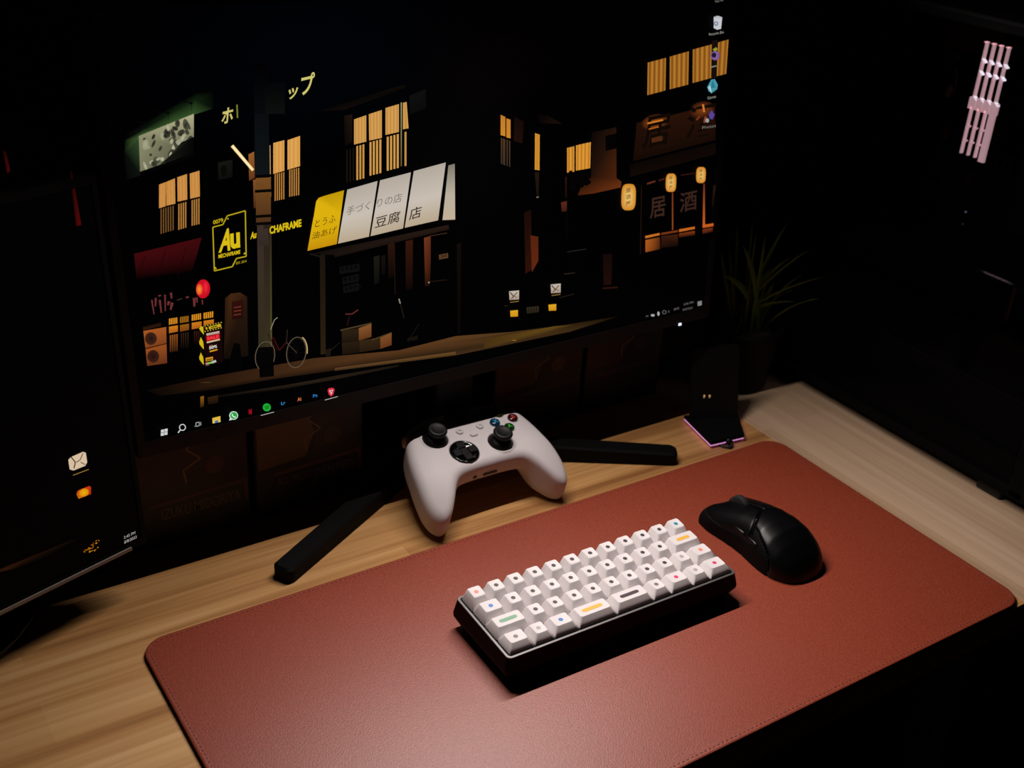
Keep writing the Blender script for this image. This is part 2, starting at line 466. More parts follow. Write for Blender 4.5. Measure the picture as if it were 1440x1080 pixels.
# ---------------------------------------------------------------- flat pictures (screens, printed cards)
class Pic:
    """flat picture built as coloured facets on one plane; positions are given as photo pixels on that plane"""
    def __init__(s, o, ex, ez, origin):
        s.o = np.asarray(o, float); s.ex = np.asarray(ex, float); s.ez = np.asarray(ez, float)
        s.n = np.cross(s.ex, s.ez); s.org = np.asarray(origin, float)
        s.v = []; s.f = []; s.c = []; s.lay = 0; s.gain = 1.0
    def P(s, p):
        return hit(p[0], p[1], s.o, s.n)
    def add(s, pts3, faces, cols):
        b = len(s.v); s.lay += 1
        off = s.n * (s.lay * 4e-6)
        s.v += [p + off - s.org for p in pts3]
        s.f += [tuple(b + i for i in q) for q in faces]
        s.c += [(*(np.array(lin(c)) * s.gain), 1) for c in cols]
    def poly(s, pts, col):
        cols = col if isinstance(col, list) else [col] * len(pts)
        s.add([s.P(p) for p in pts], [tuple(range(len(pts)))], cols)
    def quad(s, a, b, c, d, top, bot=None):     # tl, tr, br, bl
        bot = bot or top
        s.poly([a, b, c, d], [top, top, bot, bot])
    def line(s, p, q, w, col, w2=None):
        p = np.array(p, float); q = np.array(q, float); d = q - p; n = np.array([-d[1], d[0]]) / (np.hypot(*d) + 1e-9)
        w2 = w if w2 is None else w2
        s.poly([p + n * w / 2, q + n * w2 / 2, q - n * w2 / 2, p - n * w / 2], col)
    def path(s, pts, w, col):
        for a, b in zip(pts[:-1], pts[1:]): s.line(a, b, w, col)
    def ell(s, c, rx, ry, col, edge=None, ang=0.0, n=20):
        edge = edge or col; a = math.radians(ang)
        pts = [c]
        for i in range(n):
            t = 2 * math.pi * i / n; x = rx * math.cos(t); y = ry * math.sin(t)
            pts.append((c[0] + x * math.cos(a) - y * math.sin(a), c[1] + x * math.sin(a) + y * math.cos(a)))
        s.add([s.P(p) for p in pts], [(0, 1 + i, 1 + (i + 1) % n) for i in range(n)], [col] + [edge] * n)
    def ringp(s, c, rx, ry, w, col, ang=0.0, n=24, a0=0, a1=360):
        a = math.radians(ang); pts = []
        for i in range(n + 1):
            t = math.radians(a0 + (a1 - a0) * i / n); x = rx * math.cos(t); y = ry * math.sin(t)
            pts.append((c[0] + x * math.cos(a) - y * math.sin(a), c[1] + x * math.sin(a) + y * math.cos(a)))
        s.path(pts, w, col)
    def stripes(s, a, b, c, d, n, c1, c2, k=0.0):   # vertical folds of a lit curtain
        a, b, c, d = [np.array(p, float) for p in (a, b, c, d)]
        for i in range(n):
            for h_, (ca, cb) in enumerate(((c1, c2), (c2, c1))):
                t0 = (i + h_ / 2) / n; t1 = (i + h_ / 2 + 0.5) / n
                s.poly([a + (b - a) * t0, a + (b - a) * t1, d + (c - d) * t1, d + (c - d) * t0], [ca, cb, cb, ca])
    def text(s, st, bl, br, tl, col, bold=0.0):
        v, f = glyphs(st, bold)
        mn = v.min(0); sz = v.max(0) - mn
        v = (v - mn) / np.where(sz < 1e-6, 1, sz)
        bl, br, tl = [np.array(p, float) for p in (bl, br, tl)]
        pts = bl + v[:, :1] * (br - bl) + v[:, 1:] * (tl - bl)
        s.add([s.P(p) for p in pts], f, [col] * len(pts))
    def build(s, name, mat, parent):
        me = bpy.data.meshes.new(name)
        me.from_pydata([tuple(p) for p in s.v], [], s.f)
        at = me.color_attributes.new('Col', 'FLOAT_COLOR', 'POINT')
        at.data.foreach_set('color', np.array(s.c, np.float32).ravel())
        me.update()
        return link(name, me, mat, parent)

def sc(ox, oy, k):
    return lambda x, y: (ox + x / k, oy + y / k)

# ---------------------------------------------------------------- main monitor
MO = np.array([0.0431, 0.0771, 0.1393]); MYAW, MT = 0.004, 0.0741
MW, MH = 0.6016, 0.3371
EX = np.array([math.cos(MYAW), math.sin(MYAW), 0])
EZ = np.array([-math.sin(MYAW) * math.sin(MT), math.cos(MYAW) * math.sin(MT), math.cos(MT)])
EN = np.cross(EX, EZ)
HUB = np.array([0.357, 0.172, 0.0])
mon = empty('computer_monitor', tuple(HUB), label='wide black monitor showing a night street with a lit awning, on splayed feet', cat='monitor')
def frame_matrix(o, ex, ez, org):
    n = -np.cross(ex, ez)     # local y points into the monitor
    A = Matrix(((ex[0], n[0], ez[0], o[0] - org[0]), (ex[1], n[1], ez[1], o[1] - org[1]), (ex[2], n[2], ez[2], o[2] - org[2]), (0, 0, 0, 1)))
    return A
A = frame_matrix(MO, EX, EZ, HUB)
bz = 0.0075
box('panel', (-0.001, 0.0006, -0.001), (MW + 0.001, 0.0036, MH + 0.001), M['panel'], mon, M=A)
bm = bmesh.new()
for lo_, hi_ in (((-bz, -0.0012, -0.0135), (MW + bz, 0.014, -0.0008)), ((-bz, -0.0012, MH + 0.0008), (MW + bz, 0.014, MH + bz)), ((-bz, -0.0012, -0.0008), (-0.0008, 0.014, MH + 0.0008)), ((MW + 0.0008, -0.0012, -0.0008), (MW + bz, 0.014, MH + 0.0008))):
    abox(bm, lo_, hi_, 0, M=A)
bmo('bezel', bm, M['bezel'], mon)
rings = []
for y_, ins in ((0.014, 0.0), (0.02, 0.003), (0.035, 0.05), (0.042, 0.09)):
    rings.append([tuple(A @ Vector((x, y_, z))) for x, z in rrect(MW / 2 + bz - ins, MH / 2 + 0.008 - ins, 0.01, 5, MW / 2, MH / 2)])
loft('back_housing', rings, M['black'], mon)
pl = hit(956, 456, MO + EN * 0.0013, EN)
box('power_light', tuple(pl - HUB - np.array([.0016, .0008, .0012])), tuple(pl - HUB + np.array([.0016, .0004, .0012])), M['led'], mon, label='small white power light')
# stand
box('neck', (-0.022, -0.060, 0.018), (0.022, -0.044, 0.33), M['black'], mon, bev=0.004)
box('neck_bracket', (-0.04, -0.062, 0.24), (0.04, -0.035, 0.34), M['black'], mon, bev=0.004)
lathe('hub', [(0.026, 0.0), (0.028, 0.002), (0.028, 0.02), (0.024, 0.024)], M['black'], mon, M=Matrix.Translation((0.0, -0.028, 0)))
def foot(tip):
    a = np.array([0.0, -0.022]); b = np.array(tip[:2]) - HUB[:2]
    d = b - a; L_ = np.hypot(*d); ang = math.atan2(d[1], d[0])
    R = Matrix.Translation((a[0], a[1], 0)) @ Matrix.Rotation(ang, 4, 'Z')
    rr = []
    for z, ins in ((0.0, 0.001), (0.001, 0.0), (0.0125, 0.0), (0.0145, 0.002)):
        ring = []
        for x, y in rrect(L_ / 2 - ins, 0.0105 - ins, 0.006, 6, L_ / 2, 0):
            zz = z if z < 0.01 else z + 0.008 * (1 - x / L_)
            ring.append(tuple(R @ Vector((x, y, zz))))
        rr.append(ring)
    loft('foot', rr, M['deep'], mon)
foot((0.133, 0.024)); foot((0.5745, 0.0165))

# ---- picture on the main screen
P_ = Pic(MO + EN * 0.0001, EX, EZ, HUB)
BLK = (1, 1, 2)
# dark base in grid, faint sky and facade tones
def base_grid(pic, W_, H_, fun, nx=96, ny=54):
    us = np.linspace(0, 1, nx); vs = np.linspace(0, 1, ny)
    pts = []; cols = []
    for v_ in vs:
        for u_ in us:
            pts.append(pic.o + pic.ex * W_ * u_ + pic.ez * H_ * v_); cols.append(fun(u_, v_))
    fs = [(j * nx + i, j * nx + i + 1, (j + 1) * nx + i + 1, (j + 1) * nx + i) for j in range(ny - 1) for i in range(nx - 1)]
    pic.add(pts, fs, cols)
def main_base(u, v):
    g = lambda a, b, s1, s2: math.exp(-((u - a) / s1) ** 2 - ((v - b) / s2) ** 2)
    sky = 4 * g(0.28, 0.85, 0.16, 0.16); wl = 3 * g(0.50, 0.62, 0.10, 0.2)
    return (1 + wl * 0.8 + 3 * g(0.56, 0.8, 0.1, 0.1), 1 + wl * 0.8 + sky * 0.5, 2 + wl * 0.6 + sky)
base_grid(P_, MW, MH, main_base)

WA, WB = (226, 168, 84), (196, 134, 58)
# green wall glow and billboard
c1 = sc(100, 0, 4.0)
gt = [(300, 790), (420, 720), (600, 615), (700, 560), (800, 520)]; gb_ = [(300, 860), (385, 775), (560, 700), (690, 645), (800, 610)]
gcb = [(10, 14, 10), (60, 88, 46), (54, 84, 40), (52, 80, 40), (6, 12, 7)]; gct = [(3, 4, 3), (12, 19, 11), (18, 32, 15), (16, 30, 14), (2, 4, 3)]
for k in range(4):
    up = lambda q: (q[0] + 10, q[1] - 42)
    P_.poly([c1(*gt[k]), c1(*gt[k + 1]), c1(*gb_[k + 1]), c1(*gb_[k])], [gct[k], gct[k + 1], gcb[k + 1], gcb[k]])
    P_.poly([c1(*up(gt[k])), c1(*up(gt[k + 1])), c1(*gt[k + 1]), c1(*gt[k])], [(1, 1, 2), (1, 1, 2), gct[k + 1], gct[k]])
P_.poly([c1(300, 860), c1(388, 770), c1(392, 985), c1(310, 1015)], [(8, 11, 8), (52, 76, 44), (14, 19, 14), (4, 5, 4)])
for a, b in (((368, 685), (420, 690)), ((480, 628), (545, 635)), ((610, 565), (675, 580))):
    P_.line(c1(*a), c1(*b), 1.6, (4, 6, 4)); P_.ell(c1(*b), 2.4, 1.8, (4, 6, 4))
    P_.line(c1(*b), c1(b[0] + 4, b[1] + 42), 0.6, (10, 16, 8))
P_.poly([c1(380, 765), c1(690, 640), c1(690, 860), c1(388, 965)], [(140, 140, 108), (176, 172, 136), (70, 68, 54), (120, 118, 92)])
rr_ = random.Random(4)
for i in range(46):                       # a weathered poster, only blotches
    t = rr_.random(); w_ = rr_.random()
    x = 396 + 284 * t; yt = 765 - 125 * t + 16; yb = 960 - 105 * t - 12
    y = yt + (yb - yt) * w_
    g_ = 14 + 40 * rr_.random() if rr_.random() < 0.62 else 150 + 40 * rr_.random()
    P_.ell(c1(x, y), 2.0 + 3.4 * rr_.random(), 2.0 + 6 * rr_.random(), (g_, g_, g_ * 0.85), (g_ * 0.6 + 50, g_ * 0.6 + 50, g_ * 0.5 + 38), ang=rr_.random() * 60 - 30, n=8)
P_.poly([c1(560, 870), c1(620, 800), c1(690, 770), c1(690, 860), c1(500, 925)], [(40, 40, 32), (8, 8, 7), (5, 5, 5), (4, 4, 4), (24, 24, 20)])
P_.poly([c1(388, 965), c1(690, 860), c1(690, 880), c1(388, 985)], (3, 4, 3))
# windows, upper left house
c2 = sc(160, 220, 4.8)
for q in ([(305, 190), (350, 172), (350, 335), (305, 350)], [(352, 172), (412, 147), (415, 318), (355, 332)], [(428, 140), (493, 118), (495, 290), (430, 305)], [(512, 115), (577, 95), (580, 270), (515, 285)]):
    P_.stripes(*[c2(*p) for p in q], 3, (208, 148, 76), (192, 130, 60))
def slats(cc, x0, x1, n, yt, yb, dyt, dyb, w=0.55, col=(176, 122, 58)):
    for i in range(n):
        xa = x0 + (x1 - x0) * i / n; xb = xa + (x1 - x0) / n * w
        t = i / n
        P_.poly([cc(xa, yt + dyt * t), cc(xb, yt + dyt * t - 2), cc(xb, yb + dyb * t - 2), cc(xa, yb + dyb * t)], col)
slats(c2, 315, 412, 6, 355, 522, -28, -28, 0.45, (116, 80, 40))
slats(c2, 434, 495, 4, 320, 495, -16, -18); slats(c2, 524, 584, 4, 295, 468, -16, -14)
# middle window behind the pole
P_.stripes((384, 201), (399.5, 197), (399.5, 240), (384, 244.5), 3, WA, (204, 142, 70))
P_.stripes((404, 197), (421.5, 191), (421.5, 233.5), (404, 238.5), 3, WA, (206, 146, 72))
slats(c2, 1084, 1156, 5, 118, 300, -14, -14); slats(c2, 1182, 1257, 5, 90, 272, -16, -14)
P_.quad((349, 217), (357, 213), (358, 250), (350, 254), (150, 92, 44), (96, 52, 24))
P_.quad((355.5, 253), (359.5, 252), (359.5, 292), (356.5, 293), (130, 78, 38), (70, 36, 18))
P_.line((379.3, 204), (380.2, 276), 1.2, (190, 150, 90))
# air conditioner on the wall
P_.quad(c2(700, 40), c2(800, 20), c2(800, 140), c2(704, 160), (20, 20, 17), (12, 12, 10)); P_.ell(c2(742, 95), 4.5, 8, (8, 8, 7))
# upper centre window
c4 = sc(400, 100, 4.8)
for q, n in (([(468, 325), (550, 297), (550, 475), (468, 495)], 4), ([(567, 290), (655, 262), (655, 450), (570, 468)], 4), ([(680, 248), (770, 222), (770, 410), (680, 430)], 4), ([(798, 213), (822, 207), (835, 385), (798, 392)], 1)):
    P_.stripes(*[c4(*p) for p in q], n, (216, 164, 88), (190, 134, 64))
P_.quad(c4(782, 212), c4(790, 210), c4(790, 640), c4(782, 642), (150, 150, 110), (110, 90, 50))
slats(c4, 483, 545, 3, 505, 735, -16, -16, 0.6, (196, 144, 70)); slats(c4, 572, 660, 4, 478, 705, -22, -22, 0.6, (206, 152, 76))
slats(c4, 688, 778, 4, 443, 672, -24, -24, 0.6, (206, 152, 76)); slats(c4, 808, 830, 1, 410, 640, 0, 0, 0.6, (190, 140, 70))
slats(c4, 415, 480, 3, 530, 750, -14, -14, 0.4, (26, 20, 14))
P_.poly([c4(400, 300), c4(455, 290), c4(455, 480), c4(405, 500)], [(20, 13, 9), (34, 22, 14), (20, 13, 9), (10, 7, 5)])
P_.poly([c4(230, 270), c4(800, 90), c4(820, 110), c4(400, 260)], [(8, 6, 5), (16, 11, 8), (10, 7, 5), (18, 12, 8)])
P_.quad(c4(840, 165), c4(950, 120), c4(955, 250), c4(845, 290), (15, 15, 14), (10, 10, 10))
# katakana sign
P_.text('ホ', c1(842, 700), c1(906, 684), c1(850, 612), (206, 194, 112), 0.02)
P_.line(c1(931, 588), c1(934, 662), 2.0, (120, 124, 50))
P_.text('ッ', c1(1216, 562), c1(1270, 548), c1(1222, 500), (206, 196, 112), 0.02)
P_.text('プ', c1(1290, 538), c1(1366, 520), c1(1294, 420), (206, 196, 112), 0.02)
# utility pole
P_.quad((356, 90), (376, 88), (378, 246), (358, 250), (1, 1, 2), (13, 18, 20))
P_.quad(c1(1030, 640), c1(1110, 640), c1(1115, 990), c1(1040, 990), (9, 13, 15), (15, 20, 22))
P_.quad(c1(1085, 470), c1(1200, 460), c1(1200, 640), c1(1090, 640), (3, 5, 6), (12, 15, 13))
P_.quad(c2(955, 145), c2(1058, 140), c2(1058, 460), c2(958, 466), (116, 74, 32), (70, 44, 24))
P_.quad((361, 316), (370, 316), (372, 488), (363, 488), (58, 46, 40), (50, 44, 28))
P_.quad((370, 316), (381, 315), (381.5, 487), (372, 488), (40, 31, 25), (54, 48, 30))
P_.quad((379, 316), (381.3, 315), (382, 487), (380, 488), (46, 36, 24), (84, 78, 44))
for y in (132, 232, 402, 452): P_.quad(c2(950, y - 7), c2(1060, y - 14), c2(1060, y + 6), c2(950, y + 12), (6, 5, 5))
P_.quad((362, 488), (383, 487), (384, 528), (364, 530), (5, 4, 4), (3, 3, 3))
P_.line(c1(903, 818), c1(1022, 957), 4.6, (250, 214, 140), 4.0)
P_.line(c1(905, 820), c1(1018, 954), 2.0, (255, 240, 196))
# yellow neon sign
Y_ = (216, 186, 22)
cy = sc(290, 290, 1440 / 140)
fr = [cy(*p) for p in [(90, 300), (235, 262), (300, 135), (560, 62), (572, 722), (432, 752), (372, 870), (112, 932), (90, 300)]]
P_.path(fr, 1.7, (178, 158, 26))
P_.line(cy(300, 180), cy(318, 176), 1.6, Y_); P_.line(cy(540, 690), cy(560, 668), 1.6, Y_); P_.line(cy(120, 880), cy(140, 906), 1.6, Y_)
P_.text('A', cy(172, 672), cy(345, 634), cy(222, 336), Y_, 0.035)
P_.text('u', cy(345, 622), cy(486, 596), cy(338, 396), Y_, 0.04)
P_.text('MECHAFRAME', cy(172, 752), cy(486, 684), cy(172, 694), Y_, 0.03)
P_.text('0079', cy(95, 262), cy(240, 226), cy(92, 202), (196, 170, 20), 0.02)
P_.text('EST. 2014', cy(428, 840), cy(578, 804), cy(428, 806), (170, 146, 22), 0.02)
P_.text('Au', cy(632, 476), cy(716, 456), cy(640, 372), Y_, 0.04)
P_.text('CHAFRAME', cy(910, 404), cy(1372, 292), cy(908, 292), Y_, 0.04)
P_.quad((361.5, 322), (376, 321), (378, 345), (363, 346), (58, 46, 40), (50, 40, 34))
# red awning, lantern, noren
P_.quad(c2(135, 655), c2(590, 545), c2(560, 660), c2(142, 735), (64, 9, 12), (50, 7, 10)); P_.quad(c2(142, 735), c2(560, 660), c2(520, 780), c2(152, 832), (50, 7, 10), (1, 1, 1))
for x in (210, 345, 485): P_.line(c2(x, 690 - (x - 135) * 0.24), c2(x - 55, 822), 0.8, (20, 3, 4))
P_.ell(c2(600, 892), 10, 13.4, (222, 26, 46), (196, 14, 30), ang=4)
P_.ell(c2(575, 896), 4.6, 8, (250, 150, 40), (224, 60, 40)); P_.ell(c2(618, 880), 3, 8, (238, 40, 60), (222, 26, 46))
cn = sc(200, 400, 10.8)
for a, b, w in (((140, 230), (175, 450), 2.4), ((200, 200), (195, 330), 3.0), ((260, 230), (285, 425), 3.0), ((340, 150), (345, 400), 2.4), ((430, 120), (440, 210), 3.4), ((400, 250), (385, 310), 4), ((450, 270), (425, 380), 4.2), ((785, 200), (785, 330), 4.4), ((820, 190), (830, 270), 2.6), ((905, 230), (910, 300), 2.2), ((660, 195), (700, 180), 3.0), ((240, 170), (280, 160), 2.6)):
    P_.line(cn(*a), cn(*b), w, (104, 46, 46), w * 0.6)
P_.line(cn(520, 235), cn(600, 210), 1.0, (70, 50, 40))
# lit lattice window
for (x0, x1, ya) in ((400, 535, 515), (568, 705, 490), (745, 895, 455), (925, 1080, 425)):
    dim = 0.72 if 560 < x0 < 720 else 1.0
    for i in range(5):
        xa = x0 + (x1 - x0) * i / 5; xb = xa + (x1 - x0) / 5 * 0.72
        yy = ya - (xa - x0) * 0.16
        P_.quad(cn(xa, yy), cn(xb, yy - 3), cn(xb, yy + 88), cn(xa, yy + 92), tuple(int(c * dim) for c in (214, 138, 30)))
    P_.quad(cn(x0, ya + 122), cn(x1, ya + 100), cn(x1, ya + 195), cn(x0, ya + 222), tuple(int(c * dim) for c in (206, 122, 26)), tuple(int(c * dim) for c in (168, 92, 24)))
for i in range(4):
    xa = 412 + 33 * i; P_.quad(cn(xa, 765 - i * 5), cn(xa + 20, 762 - i * 5), cn(xa + 20, 1010 - i * 5), cn(xa, 1030 - i * 5), (150, 84, 34), (64, 34, 16))
for i in range(4):
    xa = 580 + 33 * i; P_.quad(cn(xa, 735 - i * 5), cn(xa + 16, 732 - i * 5), cn(xa + 16, 960), cn(xa, 965), (56, 36, 20), (14, 9, 5))
for i in range(3):
    xa = 780 + 32 * i; P_.quad(cn(xa, 700), cn(xa + 18, 697), cn(xa + 18, 900), cn(xa, 905), (60, 26, 14), (12, 6, 4))
# outdoor units
P_.quad(cn(0, 640), cn(275, 570), cn(280, 625), cn(10, 690), (30, 16, 8), (46, 24, 12))
P_.quad(cn(10, 700), cn(358, 640), cn(362, 900), cn(45, 990), (166, 86, 34), (120, 62, 30))
P_.quad(cn(45, 985), cn(362, 895), cn(372, 1188), cn(70, 1232), (150, 76, 30), (96, 48, 24))
P_.line(cn(40, 968), cn(362, 892), 1.4, (60, 22, 10))
P_.ell(cn(125, 815), 8.4, 9, (30, 18, 16), (66, 34, 20)); P_.ell(cn(160, 1085), 8.4, 9, (26, 16, 14), (60, 30, 18))
# sale board
cs = sc(270, 440, 12.0)
P_.quad(cs(195, 200), cs(498, 140), cs(515, 820), cs(205, 900), (26, 6, 6), (18, 5, 6))
P_.quad(cs(205, 216), cs(490, 160), cs(492, 240), cs(208, 305), (12, 10, 4))
for i in range(7):
    t = i / 6
    P_.ell(cs(214 + 270 * t, 212 - 58 * t), 1.0, 0.8, (206, 178, 40), n=6); P_.ell(cs(214 + 270 * t, 306 - 62 * t), 1.0, 0.8, (206, 178, 40), n=6)
P_.line(cs(222, 258), cs(250, 250), 3.2, (200, 168, 30)); P_.line(cs(275, 246), cs(480, 200), 4.0, (196, 168, 34)); P_.line(cs(310, 238), cs(420, 214), 1.4, (70, 56, 14))
P_.quad(cs(232, 342), cs(452, 296), cs(454, 334), cs(240, 378), (206, 184, 168))
P_.text('CLEARANCE', cs(246, 368), cs(444, 328), cs(246, 350), (96, 40, 40), 0.02)
P_.quad(cs(230, 392), cs(455, 340), cs(460, 425), cs(238, 470), (196, 18, 34))
P_.text('SALE', cs(248, 452), cs(446, 410), cs(244, 400), (240, 60, 70), 0.04)
P_.line(cs(240, 492), cs(460, 440), 2.2, (206, 184, 140))
P_.text('50%', cs(282, 612), cs(416, 578), cs(276, 560), (206, 200, 190), 0.05)
P_.line(cs(285, 548), cs(340, 536), 1.6, (140, 60, 60)); P_.line(cs(290, 645), cs(420, 610), 2.0, (214, 150, 30))
P_.quad(cs(220, 752), cs(345, 728), cs(346, 790), cs(222, 812), (200, 138, 26)); P_.line(cs(235, 790), cs(330, 768), 1.6, (110, 70, 16))
P_.line(cs(222, 850), cs(262, 842), 2.6, (206, 140, 150)); P_.line(cs(262, 842), cs(325, 828), 2.6, (130, 190, 60)); P_.line(cs(325, 828), cs(398, 802), 3.2, (176, 190, 184)); P_.line(cs(225, 878), cs(280, 866), 1.2, (110, 90, 90))
P_.quad(cs(105, 235), cs(180, 215), cs(196, 860), cs(125, 880), (14, 10, 4))
for y in (250, 500, 760):
    P_.poly([cs(112, y - 20 if y > 260 else y), cs(140, y - 100 if y > 260 else y - 34), cs(180, y - 20), cs(192, y + 110), cs(160, y + 75), cs(118, y + 20)], (206, 178, 26))
# doorway with poster
c3 = sc(170, 400, 4.8)
P_.poly([c3(700, 90), c3(740, 58), c3(800, 52), c3(848, 80), c3(855, 480), c3(690, 500)], [(46, 26, 14), (66, 38, 18), (70, 40, 18), (40, 24, 14), (20, 13, 8), (18, 11, 7)])
P_.quad(c3(745, 112), c3(820, 100), c3(820, 225), c3(748, 235), (46, 14, 10), (34, 10, 8)); 
for y in (150, 175, 200): P_.line(c3(758, y + 4), c3(808, y - 4), 1.6, (104, 46, 30))
P_.poly([c3(760, 390), c3(800, 400), c3(815, 560), c3(800, 635), c3(730, 635), c3(715, 560)], (2, 2, 2))
# pavement, kerb and road
P_.poly([(206, 548), (300, 528), (440, 503), (560, 492), (640, 472), (720, 466), (790, 457), (870, 444), (800, 466), (640, 499), (470, 520), (380, 533), (300, 547), (224, 556)],
        [(10, 6, 4), (40, 22, 12), (66, 42, 24), (86, 54, 28), (92, 58, 28), (78, 56, 28), (52, 36, 16), (10, 7, 4), (60, 42, 20), (66, 44, 24), (42, 28, 18), (34, 20, 12), (26, 15, 9), (10, 7, 4)])
P_.poly([(470, 517), (640, 494), (640, 499), (470, 521)], [(96, 66, 38), (106, 74, 36), (70, 48, 22), (50, 34, 20)])
P_.poly([(300, 556), (400, 541), (470, 528), (560, 512), (560, 515), (470, 533), (400, 546), (300, 559)], [(10, 8, 6), (40, 30, 20), (56, 42, 28), (30, 22, 14), (14, 10, 7), (34, 26, 18), (18, 14, 10), (6, 5, 4)])
P_.poly([(680, 476), (780, 458), (815, 455), (760, 470), (680, 489)], [(70, 48, 16), (96, 70, 24), (30, 22, 10), (66, 46, 18), (72, 50, 20)])
P_.ell((722, 478), 4, 0.8, (180, 130, 40), (90, 62, 24))
P_.ell((290, 537), 14, 1.2, (80, 54, 26), (18, 12, 8))
P_.quad((281, 557), (286, 556), (286, 571), (281, 573), (140, 88, 20), (30, 18, 6)); P_.quad((291, 558), (306, 555), (306, 566), (292, 568), (50, 30, 14), (22, 13, 7))
# bicycle
for c_, rx_, ry_, an in ((c3(1180, 455), 13.6, 21.6, 8), (c3(968, 480), 13.6, 20.5, 8)):
    P_.ringp(c_, rx_, ry_, 0.9, (104, 90, 70), an); P_.ringp(c_, rx_ - 1.6, ry_ - 2.2, 0.5, (30, 26, 22), an)
    for k in range(6):
        t = math.radians(k * 30); P_.line((c_[0] - rx_ * math.cos(t), c_[1] - ry_ * math.sin(t)), (c_[0] + rx_ * math.cos(t), c_[1] + ry_ * math.sin(t)), 0.25, (26, 22, 18))
P_.ringp(c3(1180, 452), 14.8, 23, 1.6, (190, 160, 110), 8, 12, -70, 0)
P_.path([c3(1020, 350), c3(1065, 440), c3(1110, 385)], 1.6, (60, 14, 14)); P_.path([c3(985, 330), c3(1050, 440)], 1.2, (46, 12, 12))
P_.line(c3(1110, 385), c3(1180, 455), 0.9, (70, 60, 48)); P_.line(c3(1112, 390), c3(1118, 300), 0.9, (50, 42, 34)); P_.path([c3(1005, 300), c3(1030, 235), c3(1052, 218)], 1.0, (150, 140, 120))
P_.quad((362, 488), (383, 487), (384, 528), (364, 530), (4, 4, 4), (2, 2, 2))
# shop awning
c5 = sc(400, 280, 4.8)
def panel(tl, tr, br, bl, ct, cm, cb):
    tl, tr, br, bl = [np.array(p, float) for p in (tl, tr, br, bl)]
    ml = tl * 0.45 + bl * 0.55; mr = tr * 0.45 + br * 0.55
    P_.poly([tl, tr, mr, ml], [ct, ct, cm, cm]); P_.poly([ml, mr, br, bl], [cm, cm, cb, cb])
yl, ym, yb = (190, 150, 8), (220, 176, 14), (196, 142, 12)
P_.poly([(442, 290), (443.4, 282), (447, 277.4), (455, 274.6), (482.5, 266.8), (478, 300), (437, 322)], [ym, ym, yl, yl, yl, ym, ym])
panel((439.4, 305), (478.4, 298), (472.2, 342.4), (431, 352), ym, (214, 168, 12), yb)
wt, wm, wb = (178, 168, 156), (200, 190, 178), (184, 166, 140)
panel((487, 266), (529.5, 253.8), (517.4, 332), (473.8, 341.9), wt, wm, wb)
panel((533, 253), (576.4, 241.6), (565.4, 320.4), (519.6, 331.4), wt, wm, wb)
panel((580.4, 240), (625.4, 227.8), (614.6, 309), (567.6, 319.6), wt, wm, wb)
panel((629, 232), (638, 229.5), (638.6, 308), (620.8, 308.8), (128, 120, 108), (186, 176, 160), (196, 176, 150))
INK = (52, 44, 36)
P_.text('とうふ', c5(198, 190), c5(336, 150), c5(204, 138), (92, 68, 10)); P_.text('油あげ', c5(176, 270), c5(342, 226), c5(184, 220), (92, 68, 10))
P_.text('手づく', c5(410, 108), c5(566, 66), c5(418, 50), (120, 112, 104)); P_.text('りの店', c4(614, 918), c4(782, 878), c4(622, 858), (120, 112, 104))
P_.text('豆腐', c5(602, 196), c5(768, 150), c5(612, 118), (44, 34, 26), 0.006); P_.text('店', c5(832, 142), c5(912, 118), c5(842, 62), (44, 34, 26), 0.006)
# shop front below the awning
P_.poly([c5(170, 365), c5(1100, 170), c5(1105, 200), c5(330, 390), c5(330, 372)], [(14, 10, 8), (40, 26, 20), (34, 20, 14), (20, 14, 10), (26, 18, 14)])
P_.quad(c5(232, 372), c5(268, 366), c5(272, 1040), c5(238, 1045), (24, 19, 12), (42, 30, 14))
P_.path([c5(165, 365), c5(240, 385), c5(268, 450)], 2.0, (26, 22, 16))
P_.quad(c5(690, 300), c5(735, 290), c5(735, 520), c5(695, 530), (40, 20, 12), (10, 6, 4)); P_.line(c5(735, 300), c5(740, 640), 0.8, (44, 22, 12))
P_.quad(c5(810, 280), c5(860, 268), c5(858, 600), c5(812, 610), (52, 22, 12), (12, 6, 4))
P_.poly([c5(935, 258), c5(980, 244), c5(980, 400), c5(975, 580), c5(942, 585), c5(938, 400)], [(112, 56, 30), (96, 44, 24), (70, 30, 14), (22, 11, 6), (30, 15, 8), (92, 42, 20)])
P_.line(c5(975, 245), c5(1090, 225), 1.2, (60, 40, 28)); P_.line(c5(980, 552), c5(1090, 540), 1.6, (28, 16, 9)); P_.ell(c5(968, 558), 1.5, 1.4, (190, 176, 150), (60, 50, 40))
P_.quad(c5(1035, 372), c5(1096, 360), c5(1098, 392), c5(1038, 404), (92, 62, 38)); P_.text('243', c5(1046, 396), c5(1088, 386), c5(1046, 374), (36, 22, 14), 0.02)
for y, xa, xb in ((470, 365, 500), (540, 385, 495), (600, 390, 495)):
    P_.quad(c5(xa, y - 16), c5(xb, y - 40), c5(xb, y + 12), c5(xa, y + 32), (13, 14, 13))
    for k in range(4): P_.ell(c5(xa + 20 + k * 30, y - 2 - k * 5), 2.2, 3.2, (6, 7, 6), n=8)
P_.quad(c5(595, 385), c5(635, 375), c5(632, 560), c5(598, 570), (26, 25, 18), (12, 12, 9)); P_.quad(c5(645, 380), c5(675, 372), c5(672, 500), c5(648, 505), (18, 15, 11), (9, 8, 6))
P_.line(c5(765, 668), c5(775, 700), 1.6, (150, 140, 120)); P_.line(c5(775, 700), c5(800, 800), 0.6, (50, 40, 30))
